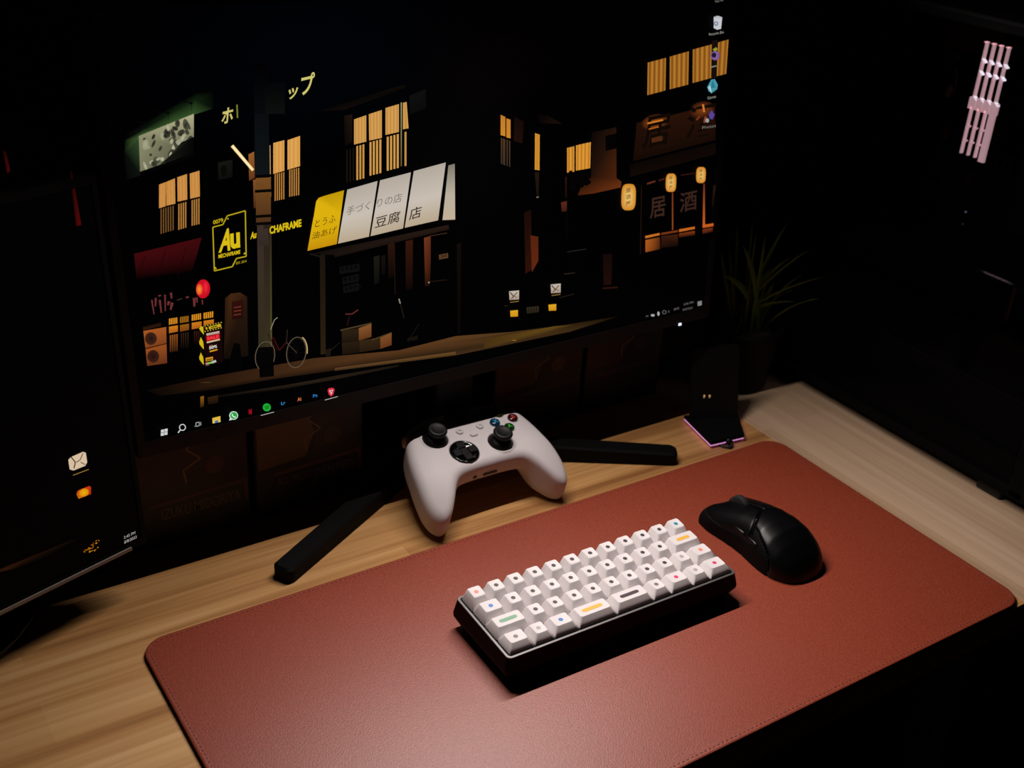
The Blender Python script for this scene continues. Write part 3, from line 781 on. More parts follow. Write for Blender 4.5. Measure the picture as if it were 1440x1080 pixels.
P_.quad(c5(380, 885), c5(495, 866), c5(495, 950), c5(380, 962), (44, 32, 18), (30, 20, 11)); P_.quad(c5(495, 866), c5(580, 836), c5(580, 925), c5(495, 950), (132, 82, 42), (96, 54, 24))
P_.quad(c5(370, 876), c5(580, 828), c5(582, 838), c5(372, 886), (70, 56, 34))
P_.quad(c5(380, 965), c5(500, 950), c5(500, 1030), c5(384, 1046), (40, 28, 15), (24, 16, 9)); P_.quad(c5(500, 948), c5(640, 930), c5(640, 1006), c5(500, 1030), (52, 36, 19), (36, 24, 12))
P_.quad(c5(640, 930), c5(716, 898), c5(716, 980), c5(640, 1006), (126, 76, 38), (98, 54, 24)); P_.line(c5(585, 945), c5(716, 896), 1.2, (80, 62, 38))
P_.path([c5(405, 772), c5(450, 770), c5(490, 742)], 1.6, (96, 40, 36)); P_.line(c5(432, 785), c5(415, 850), 1.6, (40, 12, 12))
P_.quad(c5(270, 1010), c5(310, 1000), c5(300, 1060), c5(275, 1062), (26, 20, 14)); P_.line(c5(300, 1020), c5(370, 960), 0.8, (34, 26, 18))
P_.quad(c5(820, 935), c5(895, 915), c5(890, 945), c5(822, 955), (20, 15, 10)); P_.path([c5(840, 930), c5(900, 840)], 1.0, (24, 17, 11))
P_.quad(c5(1155, 300), c5(1185, 290), c5(1180, 900), c5(1160, 905), (16, 10, 7), (8, 5, 4))
# side street windows
c6 = sc(680, 140, 7.2)
P_.quad(c6(160, 150), c6(208, 172), c6(208, 368), c6(160, 355), (190, 122, 44), (206, 134, 40)); P_.quad(c6(218, 185), c6(260, 200), c6(260, 388), c6(218, 380), (196, 126, 46), (204, 132, 42))
for x, dy in ((163, 0), (182, 6), (196, 12), (221, 20), (246, 28)):
    P_.quad(c6(x, 382 + dy), c6(x + 10, 385 + dy), c6(x + 10, 650 + dy), c6(x, 645 + dy), (86, 62, 40), (66, 52, 40))
P_.quad(c6(300, 170), c6(395, 220), c6(380, 440), c6(290, 410), (20, 10, 7), (30, 14, 8))
P_.stripes(c6(508, 335), c6(555, 350), c6(553, 712), c6(505, 705), 1, (214, 150, 50), (196, 128, 38))
P_.quad(c6(505, 730), c6(550, 730), c6(545, 980), c6(525, 980), (34, 22, 12), (24, 16, 10)); P_.line(c6(522, 984), c6(545, 982), 1.0, (170, 150, 110))
P_.poly([c6(530, 150), c6(640, 160), c6(780, 240), c6(640, 240), c6(540, 230)], [(6, 4, 3), (12, 7, 5), (30, 15, 9), (18, 10, 7), (8, 5, 4)])
P_.poly([c6(1080, 330), c6(1330, 275), c6(1332, 790), c6(1382, 825), (871, 262.8), c6(1100, 945), c6(940, 965), c6(990, 840), c6(1075, 780)], [(10, 6, 5), (34, 18, 10), (74, 34, 13), (96, 45, 17), (104, 48, 18), (90, 41, 14), (70, 31, 11), (44, 20, 9), (32, 16, 8)])
P_.quad(c6(1220, 365), c6(1335, 335), c6(1335, 490), c6(1222, 515), (3, 2, 2))
P_.stripes(c6(832, 485), c6(905, 468), c6(905, 725), c6(832, 735), 2, (226, 160, 58), (178, 108, 32)); P_.stripes(c6(922, 460), c6(1072, 425), c6(1065, 690), c6(922, 715), 4, (226, 160, 58), (184, 112, 34))
for i in range(24):
    t = rr_.random(); P_.ell(c6(850 + 190 * t, 745 + 180 * rr_.random() * (1 - 0.5 * t)), 3.5 + 3 * rr_.random(), 3 + 2 * rr_.random(), (4, 2, 2), n=7, ang=rr_.random() * 90)
P_.quad(c6(820, 760), c6(842, 756), c6(842, 1400), c6(820, 1400), (5, 3, 2)); P_.quad(c6(812, 780), c6(826, 776), c6(824, 980), c6(812, 985), (50, 22, 12), (30, 14, 8))
P_.quad((735, 298), (745, 294), (746, 378), (737, 384), (26, 10, 6), (44, 16, 8)); P_.quad((744, 330), (755, 332), (755, 366), (746, 382), (84, 34, 14), (96, 38, 16))
P_.quad((787, 284), (795, 282), (795, 296), (788, 297), (92, 40, 26), (60, 26, 16))
# car lights at the kerb, generic lamps in the dark
c8 = sc(680, 340, 4.5)
for x, y in ((153, 306), (416, 263)):
    P_.quad(c8(x, y + 3), c8(x + 63, y - 3), c8(x + 63, y + 54), c8(x + 3, y + 58), (196, 184, 168), (170, 150, 132))
    P_.line(c8(x + 6, y + 8), c8(x + 30, y + 36), 1.3, (40, 24, 16)); P_.line(c8(x + 52, y + 8), c8(x + 14, y + 52), 1.1, (60, 40, 28)); P_.line(c8(x + 30, y + 34), c8(x + 52, y + 42), 0.8, (80, 56, 40))
    P_.line(c8(x + 6, y + 73), c8(x + 62, y + 65), 0.9, (150, 120, 60))
for x, y in ((160, 430), (402, 392)): P_.quad(c8(x, y + 2), c8(x + 49, y - 3), c8(x + 49, y + 38), c8(x + 2, y + 40), (222, 168, 34), (206, 142, 26))
P_.quad(c8(263, 411), c8(342, 402), c8(342, 440), c8(266, 450), (48, 42, 28), (36, 30, 20))
for k in range(4): P_.line(c8(278 + k * 16, 414 - k * 2), c8(278 + k * 16, 440 - k * 2), 0.9, (18, 15, 10))
P_.line(c8(520, 60), c8(640, 42), 0.7, (46, 42, 38)); P_.line(c8(500, 200), c8(570, 192), 0.8, (52, 44, 36)); P_.line(c8(470, 350), c8(565, 325), 1.4, (30, 22, 14)); P_.line(c8(122, 402), c8(145, 400), 1.0, (40, 34, 26))
P_.quad(c8(745, 75), c8(805, 70), c8(800, 265), c8(750, 270), (18, 8, 6), (30, 11, 7)); P_.line(c8(745, 290), c8(840, 284), 2.4, (44, 16, 10))
# tavern on the right
c7 = sc(840, 0, 6.0)
for q, n in (([(412, 525), (565, 485), (560, 760), (408, 800)], 4), ([(598, 475), (757, 430), (752, 710), (597, 750)], 4), ([(792, 415), (950, 372), (945, 655), (790, 697)], 4), ([(1005, 355), (1092, 330), (1072, 620), (992, 640)], 2)):
    P_.stripes(*[c7(*p) for p in q], n, (186, 126, 46), (118, 66, 18))
c9 = sc(820, 180, 6.0)
P_.poly([(893, 172), (935, 163), (1003, 146), (1004, 196), (888, 226)], [(34, 15, 7), (40, 18, 8), (40, 17, 8), (22, 10, 5), (20, 9, 5)])
P_.ell((919, 171), 20, 11, (150, 74, 20), (38, 17, 8), ang=-12); P_.ell((985, 154), 18, 12, (122, 58, 22), (38, 17, 8), ang=-12)
P_.text('居', (900, 210), (938, 202), (905, 165), (16, 8, 4), 0.02); P_.text('酒', (961, 196), (1000, 188), (966, 150), (16, 8, 4), 0.02)
P_.line((908, 173), (930, 168), 2.2, (206, 120, 40)); P_.line((910, 181), (924, 177.6), 1.8, (176, 92, 28)); P_.quad((914, 193.5), (929, 190), (929, 197), (914, 200), (76, 38, 18)); P_.line((986, 146), (988, 157), 2.6, (206, 120, 50))
P_.line((977, 168), (982, 163), 2.4, (120, 52, 26)); P_.line((990, 163), (988, 172), 3.0, (140, 64, 32))
P_.poly([(884, 230), (1004, 200), (1004, 216), (884, 248)], [(10, 5, 3), (12, 6, 4), (16, 8, 5), (18, 9, 5)])
for c_, rx_, ry_, an in (((370, 578), 10.2, 18.6, 6), ((727, 457), 7.4, 13.0, 6), ((980, 392), 6.8, 11.3, 6)):
    cc = c9(*c_)
    pts = [cc]
    for i in range(28):
        t = 2 * math.pi * i / 28; x = rx_ * np.sign(math.cos(t)) * abs(math.cos(t)) ** 0.6; y = ry_ * np.sign(math.sin(t)) * abs(math.sin(t)) ** 0.6
        pts.append((cc[0] + x - y * 0.03, cc[1] + y))
    P_.add([P_.P(p) for p in pts], [(0, 1 + i, 1 + (i + 1) % 28) for i in range(28)], [(240, 204, 116)] + [(206, 130, 34)] * 28)
    s_ = ry_ / 18.6
    for k, ch in enumerate('居酒屋'):
        y0 = cc[1] + (-11.5 + 9.2 * k) * s_ + 6 * s_; x0 = cc[0] - 3.8 * s_
        P_.text(ch, (x0, y0), (x0 + 6.6 * s_, y0 - 1.6 * s_), (x0, y0 - 6.4 * s_), (110, 62, 20), 0.01)
P_.text('居', c9(550, 762), c9(680, 735), c9(552, 590), (58, 36, 28), 0.012); P_.text('酒', c9(800, 712), c9(945, 680), c9(802, 545), (54, 34, 26), 0.012)
P_.quad(c9(735, 540), c9(746, 538), c9(746, 852), c9(736, 856), (110, 52, 26), (150, 72, 28)); P_.quad(c9(1000, 465), c9(1012, 462), c9(1014, 812), c9(994, 834), (104, 44, 26), (196, 92, 30))
P_.quad(c9(510, 905), c9(632, 880), c9(632, 898), c9(510, 926), (196, 108, 34)); P_.quad(c9(645, 880), c9(785, 856), c9(785, 872), c9(645, 896), (120, 52, 20)); P_.quad(c9(795, 850), c9(928, 826), c9(928, 846), c9(795, 872), (196, 100, 32)); P_.quad(c9(998, 812), c9(1085, 798), c9(1085, 822), c9(994, 838), (196, 92, 30))
P_.poly([c9(512, 940), c9(632, 915), c9(638, 1015), c9(512, 1042)], [(176, 92, 30), (96, 44, 16), (46, 20, 10), (160, 78, 26)]); P_.poly([c9(645, 905), c9(785, 890), c9(785, 990), c9(645, 1005)], [(56, 26, 14), (66, 30, 14), (16, 8, 5), (30, 14, 8)])
P_.poly([c9(795, 885), c9(928, 862), c9(928, 900), c9(795, 920)], [(120, 52, 20), (130, 58, 22), (24, 10, 6), (30, 13, 7)]); P_.poly([c9(994, 850), c9(1080, 834), c9(1078, 870), c9(994, 888)], [(120, 50, 22), (110, 46, 20), (40, 16, 9), (60, 24, 12)])
P_.line(c9(525, 466), c9(595, 444), 2.4, (92, 42, 24)); P_.line(c9(625, 438), c9(672, 424), 1.6, (84, 34, 22)); P_.line(c9(810, 394), c9(930, 376), 1.6, (46, 20, 12))
P_.line(c9(478, 480), c9(470, 1060), 1.2, (34, 17, 10)); P_.quad(c9(1085, 480), c9(1105, 476), c9(1085, 655), c9(1070, 660), (40, 22, 14), (18, 10, 7))
wall_img = P_.build('screen_image', M['screen'], mon)
wall_img['label'] = 'night street picture with lit windows, awning and lanterns'

# ---- desktop icons and task bar on the main screen
def icon(name, label=None):
    global I_
    flush()
    I_ = Pic(MO + EN * 0.0001, EX, EZ, HUB); I_.lay = P_.lay + 10; I_.nm = name; I_.lb = label
I_ = None
def flush():
    if I_ is not None and I_.v:
        o = I_.build(I_.nm, M['screen'], wall_img)
        if I_.lb: o['label'] = I_.lb
icon('task_bar_icon')
ti = sc(220, 540, 1440 / 260)
TB = (6, 6, 7)
G = (206, 206, 204)
w0 = ti(52, 366)
for dx in (-1, 1):
    for dy in (-1, 1):
        cx_, cy_ = w0[0] + dx * 2.5 - 0.1 * dy, w0[1] + dy * 2.3 - dx * 0.6
        I_.quad((cx_ - 2.2, cy_ - 1.7), (cx_ + 2.2, cy_ - 2.5), (cx_ + 2.2, cy_ + 1.7), (cx_ - 2.2, cy_ + 2.3), G)
icon('task_bar_icon')
I_.ringp(ti(194, 328), 4.2, 4.2, 1.3, G); I_.line(ti(178, 346), ti(160, 370), 1.5, G)
icon('task_bar_icon')
c_ = ti(313, 303); I_.path([(c_[0] - 2.6, c_[1] - 1.8), (c_[0] + 2, c_[1] - 2.9), (c_[0] + 2, c_[1] + 2.2), (c_[0] - 2.4, c_[1] + 3.2), (c_[0] - 2.6, c_[1] - 1.8)], 0.9, (180, 180, 178)); I_.line((c_[0] + 4.2, c_[1] - 3), (c_[0] + 4.2, c_[1] + 2), 0.9, (180, 180, 178)); I_.line((c_[0] - 4, c_[1] + 2), (c_[0] - 4, c_[1] + 4), 0.7, (150, 150, 150))
icon('task_bar_icon')
I_.quad(ti(426, 256), ti(488, 240), ti(490, 286), ti(428, 298), (216, 178, 60), (232, 196, 84)); I_.quad(ti(445, 278), ti(472, 271), ti(472, 290), ti(447, 295), (70, 110, 170))
icon('task_bar_icon')
I_.ell(ti(592, 236), 6.2, 6.0, (214, 226, 214)); I_.poly([ti(556, 275), ti(568, 248), ti(590, 266)], (214, 226, 214)); I_.ell(ti(593, 236), 5.0, 4.9, (40, 164, 70)); I_.path([ti(580, 224), ti(585, 240), ti(600, 250), ti(608, 246)], 1.5, (224, 236, 224))
icon('task_bar_icon')
I_.poly([ti(708, 188), ti(716, 186), ti(734, 220), ti(734, 226), ti(726, 228), ti(708, 196)], (170, 14, 30)); I_.line(ti(712, 188), ti(712, 228), 1.3, (130, 8, 20)); I_.line(ti(730, 184), ti(730, 226), 1.3, (150, 10, 24))
icon('task_bar_icon')
I_.ell(ti(850, 173), 5.7, 5.6, (28, 170, 50))
for k in range(3): I_.line(ti(832 + k * 3, 168 + k * 9), ti(868 - k * 3, 160 + k * 9), 0.8, (8, 70, 20))
icon('task_bar_icon')
I_.text('Lr', ti(962, 156), ti(994, 147), ti(962, 132), (50, 140, 196), 0.02)
icon('task_bar_icon'); I_.text('Ai', ti(1088, 128), ti(1118, 120), ti(1086, 100), (206, 112, 56), 0.02)
icon('task_bar_icon'); I_.text('Ps', ti(1210, 98), ti(1244, 90), ti(1208, 74), (46, 122, 186), 0.02)
icon('task_bar_icon')
I_.poly([ti(1322, 40), ti(1332, 24), ti(1364, 20), ti(1378, 34), ti(1368, 72), ti(1350, 90), ti(1332, 74)], (206, 44, 64)); I_.poly([ti(1334, 42), ti(1366, 36), ti(1352, 76)], (228, 206, 206)); I_.poly([ti(1342, 46), ti(1360, 42), ti(1352, 62)], (190, 70, 80))
icon('task_bar_icon')
I_.line(ti(803, 236), ti(906, 209), 0.9, (176, 176, 172)); icon('task_bar_icon'); I_.line(ti(1302, 116), ti(1402, 89), 0.9, (176, 176, 172))
icon('tray_icons')
# tray
I_.path([c8(1017, 470), c8(1025, 462), c8(1033, 467)], 0.7, (110, 110, 110)); I_.ell(c8(1060, 460), 2.8, 1.7, (170, 170, 170)); I_.ell(c8(1096, 450), 1.6, 3.0, (170, 170, 170)); I_.ringp(c8(1133, 440), 2.6, 2.4, 0.7, (110, 110, 110)); I_.line(c8(1160, 428), c8(1162, 442), 1.0, (90, 90, 90))
icon('clock_text')
I_.text('ENG', c8(1194, 430), c8(1226, 422), c8(1194, 416), (110, 108, 106), 0.0); I_.text('2:45 PM', c8(1256, 398), c8(1316, 384), c8(1256, 385), (112, 108, 104)); I_.text('8/8/2023', c8(1250, 432), c8(1312, 418), c8(1250, 419), (104, 100, 96)); I_.quad(c8(1344, 374), c8(1370, 368), c8(1370, 396), c8(1344, 402), (128, 128, 126))
icon('desktop_icon')
# desktop icons
I_.poly([c7(966, 140), c7(1000, 130), c7(1038, 142), c7(1028, 240), c7(995, 248), c7(966, 234)], (196, 198, 204)); I_.ringp(c7(985, 196), 2.4, 2.4, 1.2, (60, 80, 130)); I_.line(c7(966, 140), c7(1036, 146), 0.6, (140, 144, 150))
I_.text('Recycle Bin', c7(926, 304), c7(1050, 284), c7(926, 276), (150, 148, 140))
icon('desktop_icon')
I_.quad(c7(950, 340), c7(1000, 330), c7(992, 650), c7(948, 660), (22, 14, 10))
I_.ell(c7(978, 466), 6.4, 6.6, (150, 110, 170), (112, 80, 140)); I_.ell(c7(968, 462), 3.4, 3.6, (30, 20, 40)); I_.poly([c7(955, 415), c7(985, 395), c7(1000, 412), c7(980, 432)], (150, 150, 40)); I_.line(c7(945, 562), c7(990, 552), 1.8, (120, 130, 120))
icon('desktop_icon')
I_.poly([c7(912, 730), c7(945, 668), c7(975, 664), c7(1000, 710), c7(995, 748), (1003.5 - 5, 130), c7(925, 768)], (70, 150, 168)); I_.poly([c7(940, 740), c7(958, 668), c7(980, 735)], (40, 120, 146)); I_.poly([c7(915, 735), c7(938, 715), c7(950, 785)], (170, 206, 206))
I_.text('Games', c7(914, 836), c7(986, 820), c7(914, 812), (150, 148, 140)); icon('desktop_icon'); I_.text('This PC', c7(975, 22), c7(1048, 6), c7(975, 4), (130, 134, 120))
icon('desktop_icon')
I_.poly([c7(925, 960), c7(950, 925), c7(975, 965), c7(955, 1005), c7(930, 995)], (86, 66, 150)); I_.ell(c7(912, 1012), 2.6, 3, (150, 160, 160)); I_.text('Photos', c7(870, 1086), c7(985, 1066), c7(870, 1062), (120, 116, 108))
flush()

# ---------------------------------------------------------------- second monitor on the left
LYAW, LT = math.radians(17.3), 0.05
LEX = np.array([math.cos(LYAW), math.sin(LYAW), 0]); LEZ = np.array([-math.sin(LYAW) * math.sin(LT), math.cos(LYAW) * math.sin(LT), math.cos(LT)])
LN = np.cross(LEX, LEZ)
LW, LH = 0.53, 0.30
lb = onz(206, 761.0, 0.054)                         # lower right corner of the frame
LO = lb - LEX * (LW + 0.005) + LEZ * 0.006          # screen corner lower left
LHUB = np.array([-0.147, 0.122, 0.0])
mon2 = empty('computer_monitor', tuple(LHUB), label='black monitor turned inward on a round base, showing car lights in the dark', cat='monitor')
A2 = frame_matrix(LO, LEX, LEZ, LHUB)
box('panel', (-0.001, 0.0006, -0.001), (LW + 0.001, 0.0036, LH + 0.001), M['panel'], mon2, M=A2)
bm = bmesh.new()
for lo_, hi_ in (((-0.008, -0.001, -0.0062), (LW + 0.005, 0.014, -0.0008)), ((-0.008, -0.001, LH + 0.0008), (LW + 0.005, 0.014, LH + 0.008)), ((-0.008, -0.001, -0.0008), (-0.0008, 0.014, LH + 0.0008)), ((LW + 0.0008, -0.001, -0.0008), (LW + 0.005, 0.014, LH + 0.0008))):
    abox(bm, lo_, hi_, 0, M=A2)
bmo('bezel', bm, M['deep'], mon2)
box('bezel_sheen', (-0.008, -0.0024, -0.0064), (LW - 0.01, -0.0008, -0.0030), pmat('bezel_sheen_tone', (130, 124, 118), 0.45, 0.5), mon2, M=A2, bev=0.0006, label='pale strip standing in for the sheen on the lower bezel')  # reflection on the black bezel put in as a paler strip
rings = []
for y_, ins in ((0.014, 0.0), (0.03, 0.01), (0.04, 0.06)):
    rings.append([tuple(A2 @ Vector((x, y_, z))) for x, z in rrect(LW / 2 + 0.005 - ins, LH / 2 + 0.008 - ins, 0.01, 5, LW / 2, LH / 2)])
loft('back_housing', rings, M['black'], mon2)
lathe('base', [(0.096, 0.0), (0.099, 0.002), (0.099, 0.007), (0.096, 0.0095), (0.06, 0.012), (0.02, 0.014)], M['gloss'], mon2, n=64)
box('neck', (-0.018, 0.012, 0.012), (0.018, 0.028, 0.20), M['black'], mon2, bev=0.003)
Q_ = Pic(LO + LN * 0.0001, LEX, LEZ, LHUB)
base_grid(Q_, LW, LH, lambda u, v: (1, 1, 1), 8, 8)
cl = sc(0, 600, 3.0)
Q_.poly([cl(288, 140), cl(300, 128), cl(350, 106), cl(362, 110), cl(368, 150), cl(360, 165), cl(310, 185), cl(294, 180)], (214, 190, 160))
Q_.path([cl(300, 128), cl(318, 150), cl(312, 176)], 1.6, (60, 34, 20)); Q_.path([cl(350, 112), cl(338, 140), cl(322, 150)], 1.2, (90, 56, 34)); Q_.line(cl(340, 150), cl(360, 160), 1.2, (110, 70, 44))
Q_.line(cl(308, 205), cl(374, 180), 1.0, (150, 116, 50))
Q_.poly([cl(322, 285), cl(328, 270), cl(375, 250), cl(384, 254), cl(384, 284), cl(332, 304)], [(190, 70, 10), (196, 76, 10), (190, 50, 10), (190, 40, 10), (160, 40, 10), (206, 110, 10)]); Q_.ell(cl(354, 278), 7, 5.6, (232, 176, 14), (216, 130, 12), ang=-24)
for i in range(26):
    t = rr_.random(); Q_.ell(cl(350 + 60 * t + 10 * rr_.random(), 530 - 70 * t * rr_.random() - 4 * rr_.random()), 0.6 + 1.6 * rr_.random(), 0.5 + 0.9 * rr_.random(), (206, 120 + int(70 * rr_.random()), 20), (120, 40, 8), ang=-30, n=6)
Q_.poly([cl(0, 600), cl(150, 540), cl(300, 478), cl(340, 470), cl(200, 545), cl(60, 600), cl(0, 612)], [(34, 16, 7), (30, 14, 6), (14, 7, 4), (3, 2, 1), (10, 5, 3), (14, 7, 3), (44, 20, 8)])
Q_.text('2:45 PM', cl(522, 474), cl(570, 452), cl(522, 462), (176, 172, 166)); Q_.text('8/8/2023', cl(524, 494), cl(576, 470), cl(524, 482), (176, 172, 166))
Q_.poly([(4, 212), (8, 212), (14, 240), (10, 244)], [(30, 3, 4), (20, 2, 2), (70, 8, 8), (50, 6, 6)]); Q_.poly([(98, 240), (101, 240), (114, 316), (107, 318)], [(14, 2, 2), (10, 1, 1), (80, 9, 8), (56, 6, 6)])
Q_.line((42, 205), (30, 206), 0.8, (6, 4, 3))
q_ = Q_.build('screen_image', M['screen'], mon2); q_['label'] = 'white and amber car lights in the dark'

# ---------------------------------------------------------------- boxed collectibles behind the monitor foot
class Card(Pic):
    def P(s, p): return s.o + s.ex * p[0] + s.ez * p[1]
def figure_box(x0, x1, y0, label, name, tint, seal, band):
    w = x1 - x0; d = 0.085; h = 0.158
    b = empty('collectible_box', ((x0 + x1) / 2, y0 + d / 2, 0), label=label, cat='box', group='boxed collectibles lined up behind the monitor')
    box('carton', (-w / 2, -d / 2, 0), (w / 2, d / 2, h), pmat('box_card', (14, 12, 11), 0.7, spec=0.2), b, bev=0.0008)
    org = np.array([(x0 + x1) / 2, y0 + d / 2, 0])
    C_ = Card(np.array([x0, y0 - 0.0002, 0.0]), (1, 0, 0), (0, 0, 1), org); C_.gain = 0.6
    k = w / 0.11
    C_.poly([(0.002, 0.002), (w - 0.002, 0.002), (w - 0.002, h - 0.002), (0.002, h - 0.002)], (24, 20, 18))
    C_.poly([(0.004, 0.052), (0.05 * k, 0.056), (0.06 * k, 0.08), (0.05 * k, 0.11), (0.06 * k, h - 0.004), (0.004, h - 0.004)], tint)
    C_.poly([(0.06 * k, 0.06), (w - 0.004, 0.07), (w - 0.004, h - 0.004), (0.064 * k, h - 0.004)], tuple(int(c * 0.45) for c in tint))
    C_.path([(0.058 * k, 0.12), (0.062 * k, 0.104), (0.054 * k, 0.094), (0.066 * k, 0.082), (0.05 * k, 0.074), (0.052 * k, 0.060)], 0.0016, (150, 130, 100))
    C_.ell((0.078 * k, 0.072), 0.009, 0.009, seal, n=18); C_.ringp((0.078 * k, 0.072), 0.0075, 0.0075, 0.0008, (60, 50, 40))
    for dz in (-0.003, 0.0, 0.003): C_.line((0.072 * k, 0.072 + dz), (0.084 * k, 0.072 + dz), 0.0011, (70, 58, 46))
    C_.poly([(0.018 * k, 0.046), (w - 0.003, 0.050), (w - 0.003, 0.026), (w - 0.006, 0.026), (w - 0.006, 0.046), (0.02 * k, 0.042)], band)
    if name:
        v, f = glyphs(name, 0.012); mn = v.min(0); sz = v.max(0) - mn; v = (v - mn) / sz
        xa = 0.028 * k if len(name) < 16 else 0.022 * k
        pts = np.array([xa, 0.028]) + v * np.array([w - 0.01 - xa, 0.0115])
        C_.add([C_.P(p) for p in pts], f, [(112, 96, 80)] * len(pts))
    C_.build('printed_front', M['printed'], b)
    win = C_.P((w * 0.5, h * 0.7)) - org
    return b
figure_box(0.034, 0.146, 0.122, 'dark boxed collectible with a red round seal, beside the boxed one with a tan front', 'IZUKU MIDORIYA', (46, 36, 28), (104, 40, 32), (92, 48, 38))
figure_box(0.150, 0.262, 0.122, 'boxed collectible with a tan front and long name band, left of the monitor neck', 'ALL MIGHT (WEAKENED)', (120, 100, 70), (96, 80, 40), (104, 66, 44))
figure_box(0.424, 0.540, 0.145, 'boxed collectible with a brown front and pale round seal, right of the monitor neck', '', (96, 66, 46), (130, 96, 74), (84, 58, 42))
figure_box(0.543, 0.652, 0.145, 'boxed collectible with a dark red front, standing behind the lit charging stand', '', (74, 28, 28), (64, 34, 30), (84, 58, 42))

# ---------------------------------------------------------------- keyboard
KX, KY, KYAW = 0.2347, -0.1181, -0.0143
U = 0.01905
KT = 0.031                                     # slope of the case top
kb = empty('keyboard', (KX, KY, 0.004), (0, 0, KYAW), label='compact black keyboard with white keycaps marked by coloured dots and bars', cat='keyboard')
BZ = 0.004
def topz(y): return 0.0336 + y * KT - BZ       # rim height in local z
X0, X1, Y0, Y1 = -0.0026, 12 * U + 0.0026, -3.5 * U - 0.0028, 0.5 * U + 0.0028
cxk, cyk, hxk, hyk = (X0 + X1) / 2, (Y0 + Y1) / 2, (X1 - X0) / 2, (Y1 - Y0) / 2
def kring(grow, fz, r=0.004):
    return [(x, y, fz(y)) for x, y in rrect(hxk + grow, hyk + grow, r, 5, cxk, cyk)]
loft('case', [kring(-0.004, lambda y: 0.0), kring(-0.0035, lambda y: 0.0015), kring(0.0024, lambda y: 0.0125), kring(0.0026, lambda y: 0.0155), kring(0.0004, lambda y: topz(y) - 0.0012), kring(0.0004, lambda y: topz(y) - 0.0006)], M['case'], kb)
# rim: thin frame on top of the case
rr = [kring(0.0004, lambda y: topz(y) - 0.0006), kring(0.0001, lambda y: topz(y)), kring(-0.0017, lambda y: topz(y), 0.003), kring(-0.0018, lambda y: topz(y) - 0.004, 0.003)]
loft('rim', rr, M['rim'], kb, cap=(False, False))
pyd('switch_plate', kring(-0.0017, lambda y: topz(y) - 0.003, 0.003), [tuple(range(24))], M['plate'], kb)
# slightly uneven row sculpt
HROW = [0.0104, 0.0093, 0.0081, 0.0070]
TILT = [0.06, 0.05, 0.02, 0.0]
def keycap_mesh(wu, row):
    hw = wu * U / 2 - 0.00052; hd = U / 2 - 0.00052; H = HROW[row] + 0.0004
    tw = hw - 0.0035; td = 0.0060; sh = 0.0014
    rings = []
    def rg(a, b, r, z, cy, dish=0.0):
        out = []
        for x, y in rrect(a, b, r, 4, 0, cy):
            zz = z + (y - sh) * TILT[row] * (z / H) - dish * (1 - min(1, (x / tw) ** 2)) * (1 if wu < 1.6 else 0.6)
            out.append((x, y, zz))
        return out
    D = 0.0006
    rings.append(rg(hw, hd, 0.0008, 0.0, 0)); rings.append(rg(hw - 0.0001, hd - 0.0001, 0.0008, 0.0010, 0))
    rings.append(rg((hw * 0.45 + tw * 0.55) + 0.0002, (hd * 0.45 + td * 0.55) + 0.0002, 0.0013, H * 0.52, sh * 0.5))
    rings.append(rg(tw + 0.0003, td + 0.0003, 0.0020, H - 0.0006, sh, D * 0.7))
    rings.append(rg(tw - 0.0002, td - 0.0002, 0.0019, H, sh, D))
    for s_ in (0.72, 0.4, 0.12):
        rings.append(rg(tw * s_, td * s_, 0.0019 * s_, H, sh, D))
    me = bpy.data.meshes.new('keycap')
    n = len(rings[0]); v = [p for r in rings for p in r]; f = []
    for j in range(len(rings) - 1):
        for i in range(n):
            i2 = (i + 1) % n; f.append((j * n + i, j * n + i2, (j + 1) * n + i2, (j + 1) * n + i))
    f.append(tuple((len(rings) - 1) * n + i for i in range(n)))
    me.from_pydata(v, [], f); me.update(); me.materials.append(M['key'])
    me.polygons.foreach_set('use_smooth', [True] * len(f))
    me.set_sharp_from_angle(angle=math.radians(40))
    return me, H, sh
lm = {}
def legmat(c):
    if c not in lm: lm[c] = pmat('legend_%d_%d_%d' % c, c, 0.5)
    return lm[c]
def legend_mesh(wu, row, H, sh, bar):
    if bar: pts = rrect(bar / 2, 0.0018, 0.0018, 5, 0, sh)
    else: pts = [(0.00195 * math.cos(2 * math.pi * i / 20), sh + 0.00195 * math.sin(2 * math.pi * i / 20)) for i in range(20)]
    hw = wu * U / 2 - 0.0034
    rs = []
    for s_ in (1.0, 0.5, 0.02):
        ring = []
        for x, y in pts:
            x2 = x * s_; y2 = sh + (y - sh) * s_
            ring.append((x2, y2, H + (y2 - sh) * TILT[row] - 0.0006 * (1 - min(1, (x2 / hw) ** 2)) * (1 if wu < 1.6 else 0.6) + 0.00009))
        rs.append(ring)
    return rs
SAL, DK, CYA, BLU, YEL, GRN, LGR, COR, MGR, PUR, MAG = (236, 138, 128), (62, 54, 58), (24, 140, 170), (60, 128, 206), (238, 184, 62), (118, 172, 138), (176, 170, 170), (240, 140, 112), (124, 114, 120), (72, 52, 62), (222, 62, 104)
rows = [
    [(1, SAL, 0)] + [(1, DK, 0)] * 10 + [(1, CYA, 0)],
    [(1.25, BLU, 0)] + [(1, DK, 0)] * 9 + [(1.75, YEL, 0.0142)],
    [(1.75, GRN, 0.0165)] + [(1, DK, 0)] * 8 + [(1, LGR, 0), (1.25, COR, 0)],
    [(1.25, MGR, 0), (1, LGR, 0), (1.25, BLU, 0), (2, YEL, 0.020), (2, PUR, 0.019), (1, MGR, 0), (1.25, MAG, 0), (1, LGR, 0), (1.25, MAG, 0)],
]
cache = {}
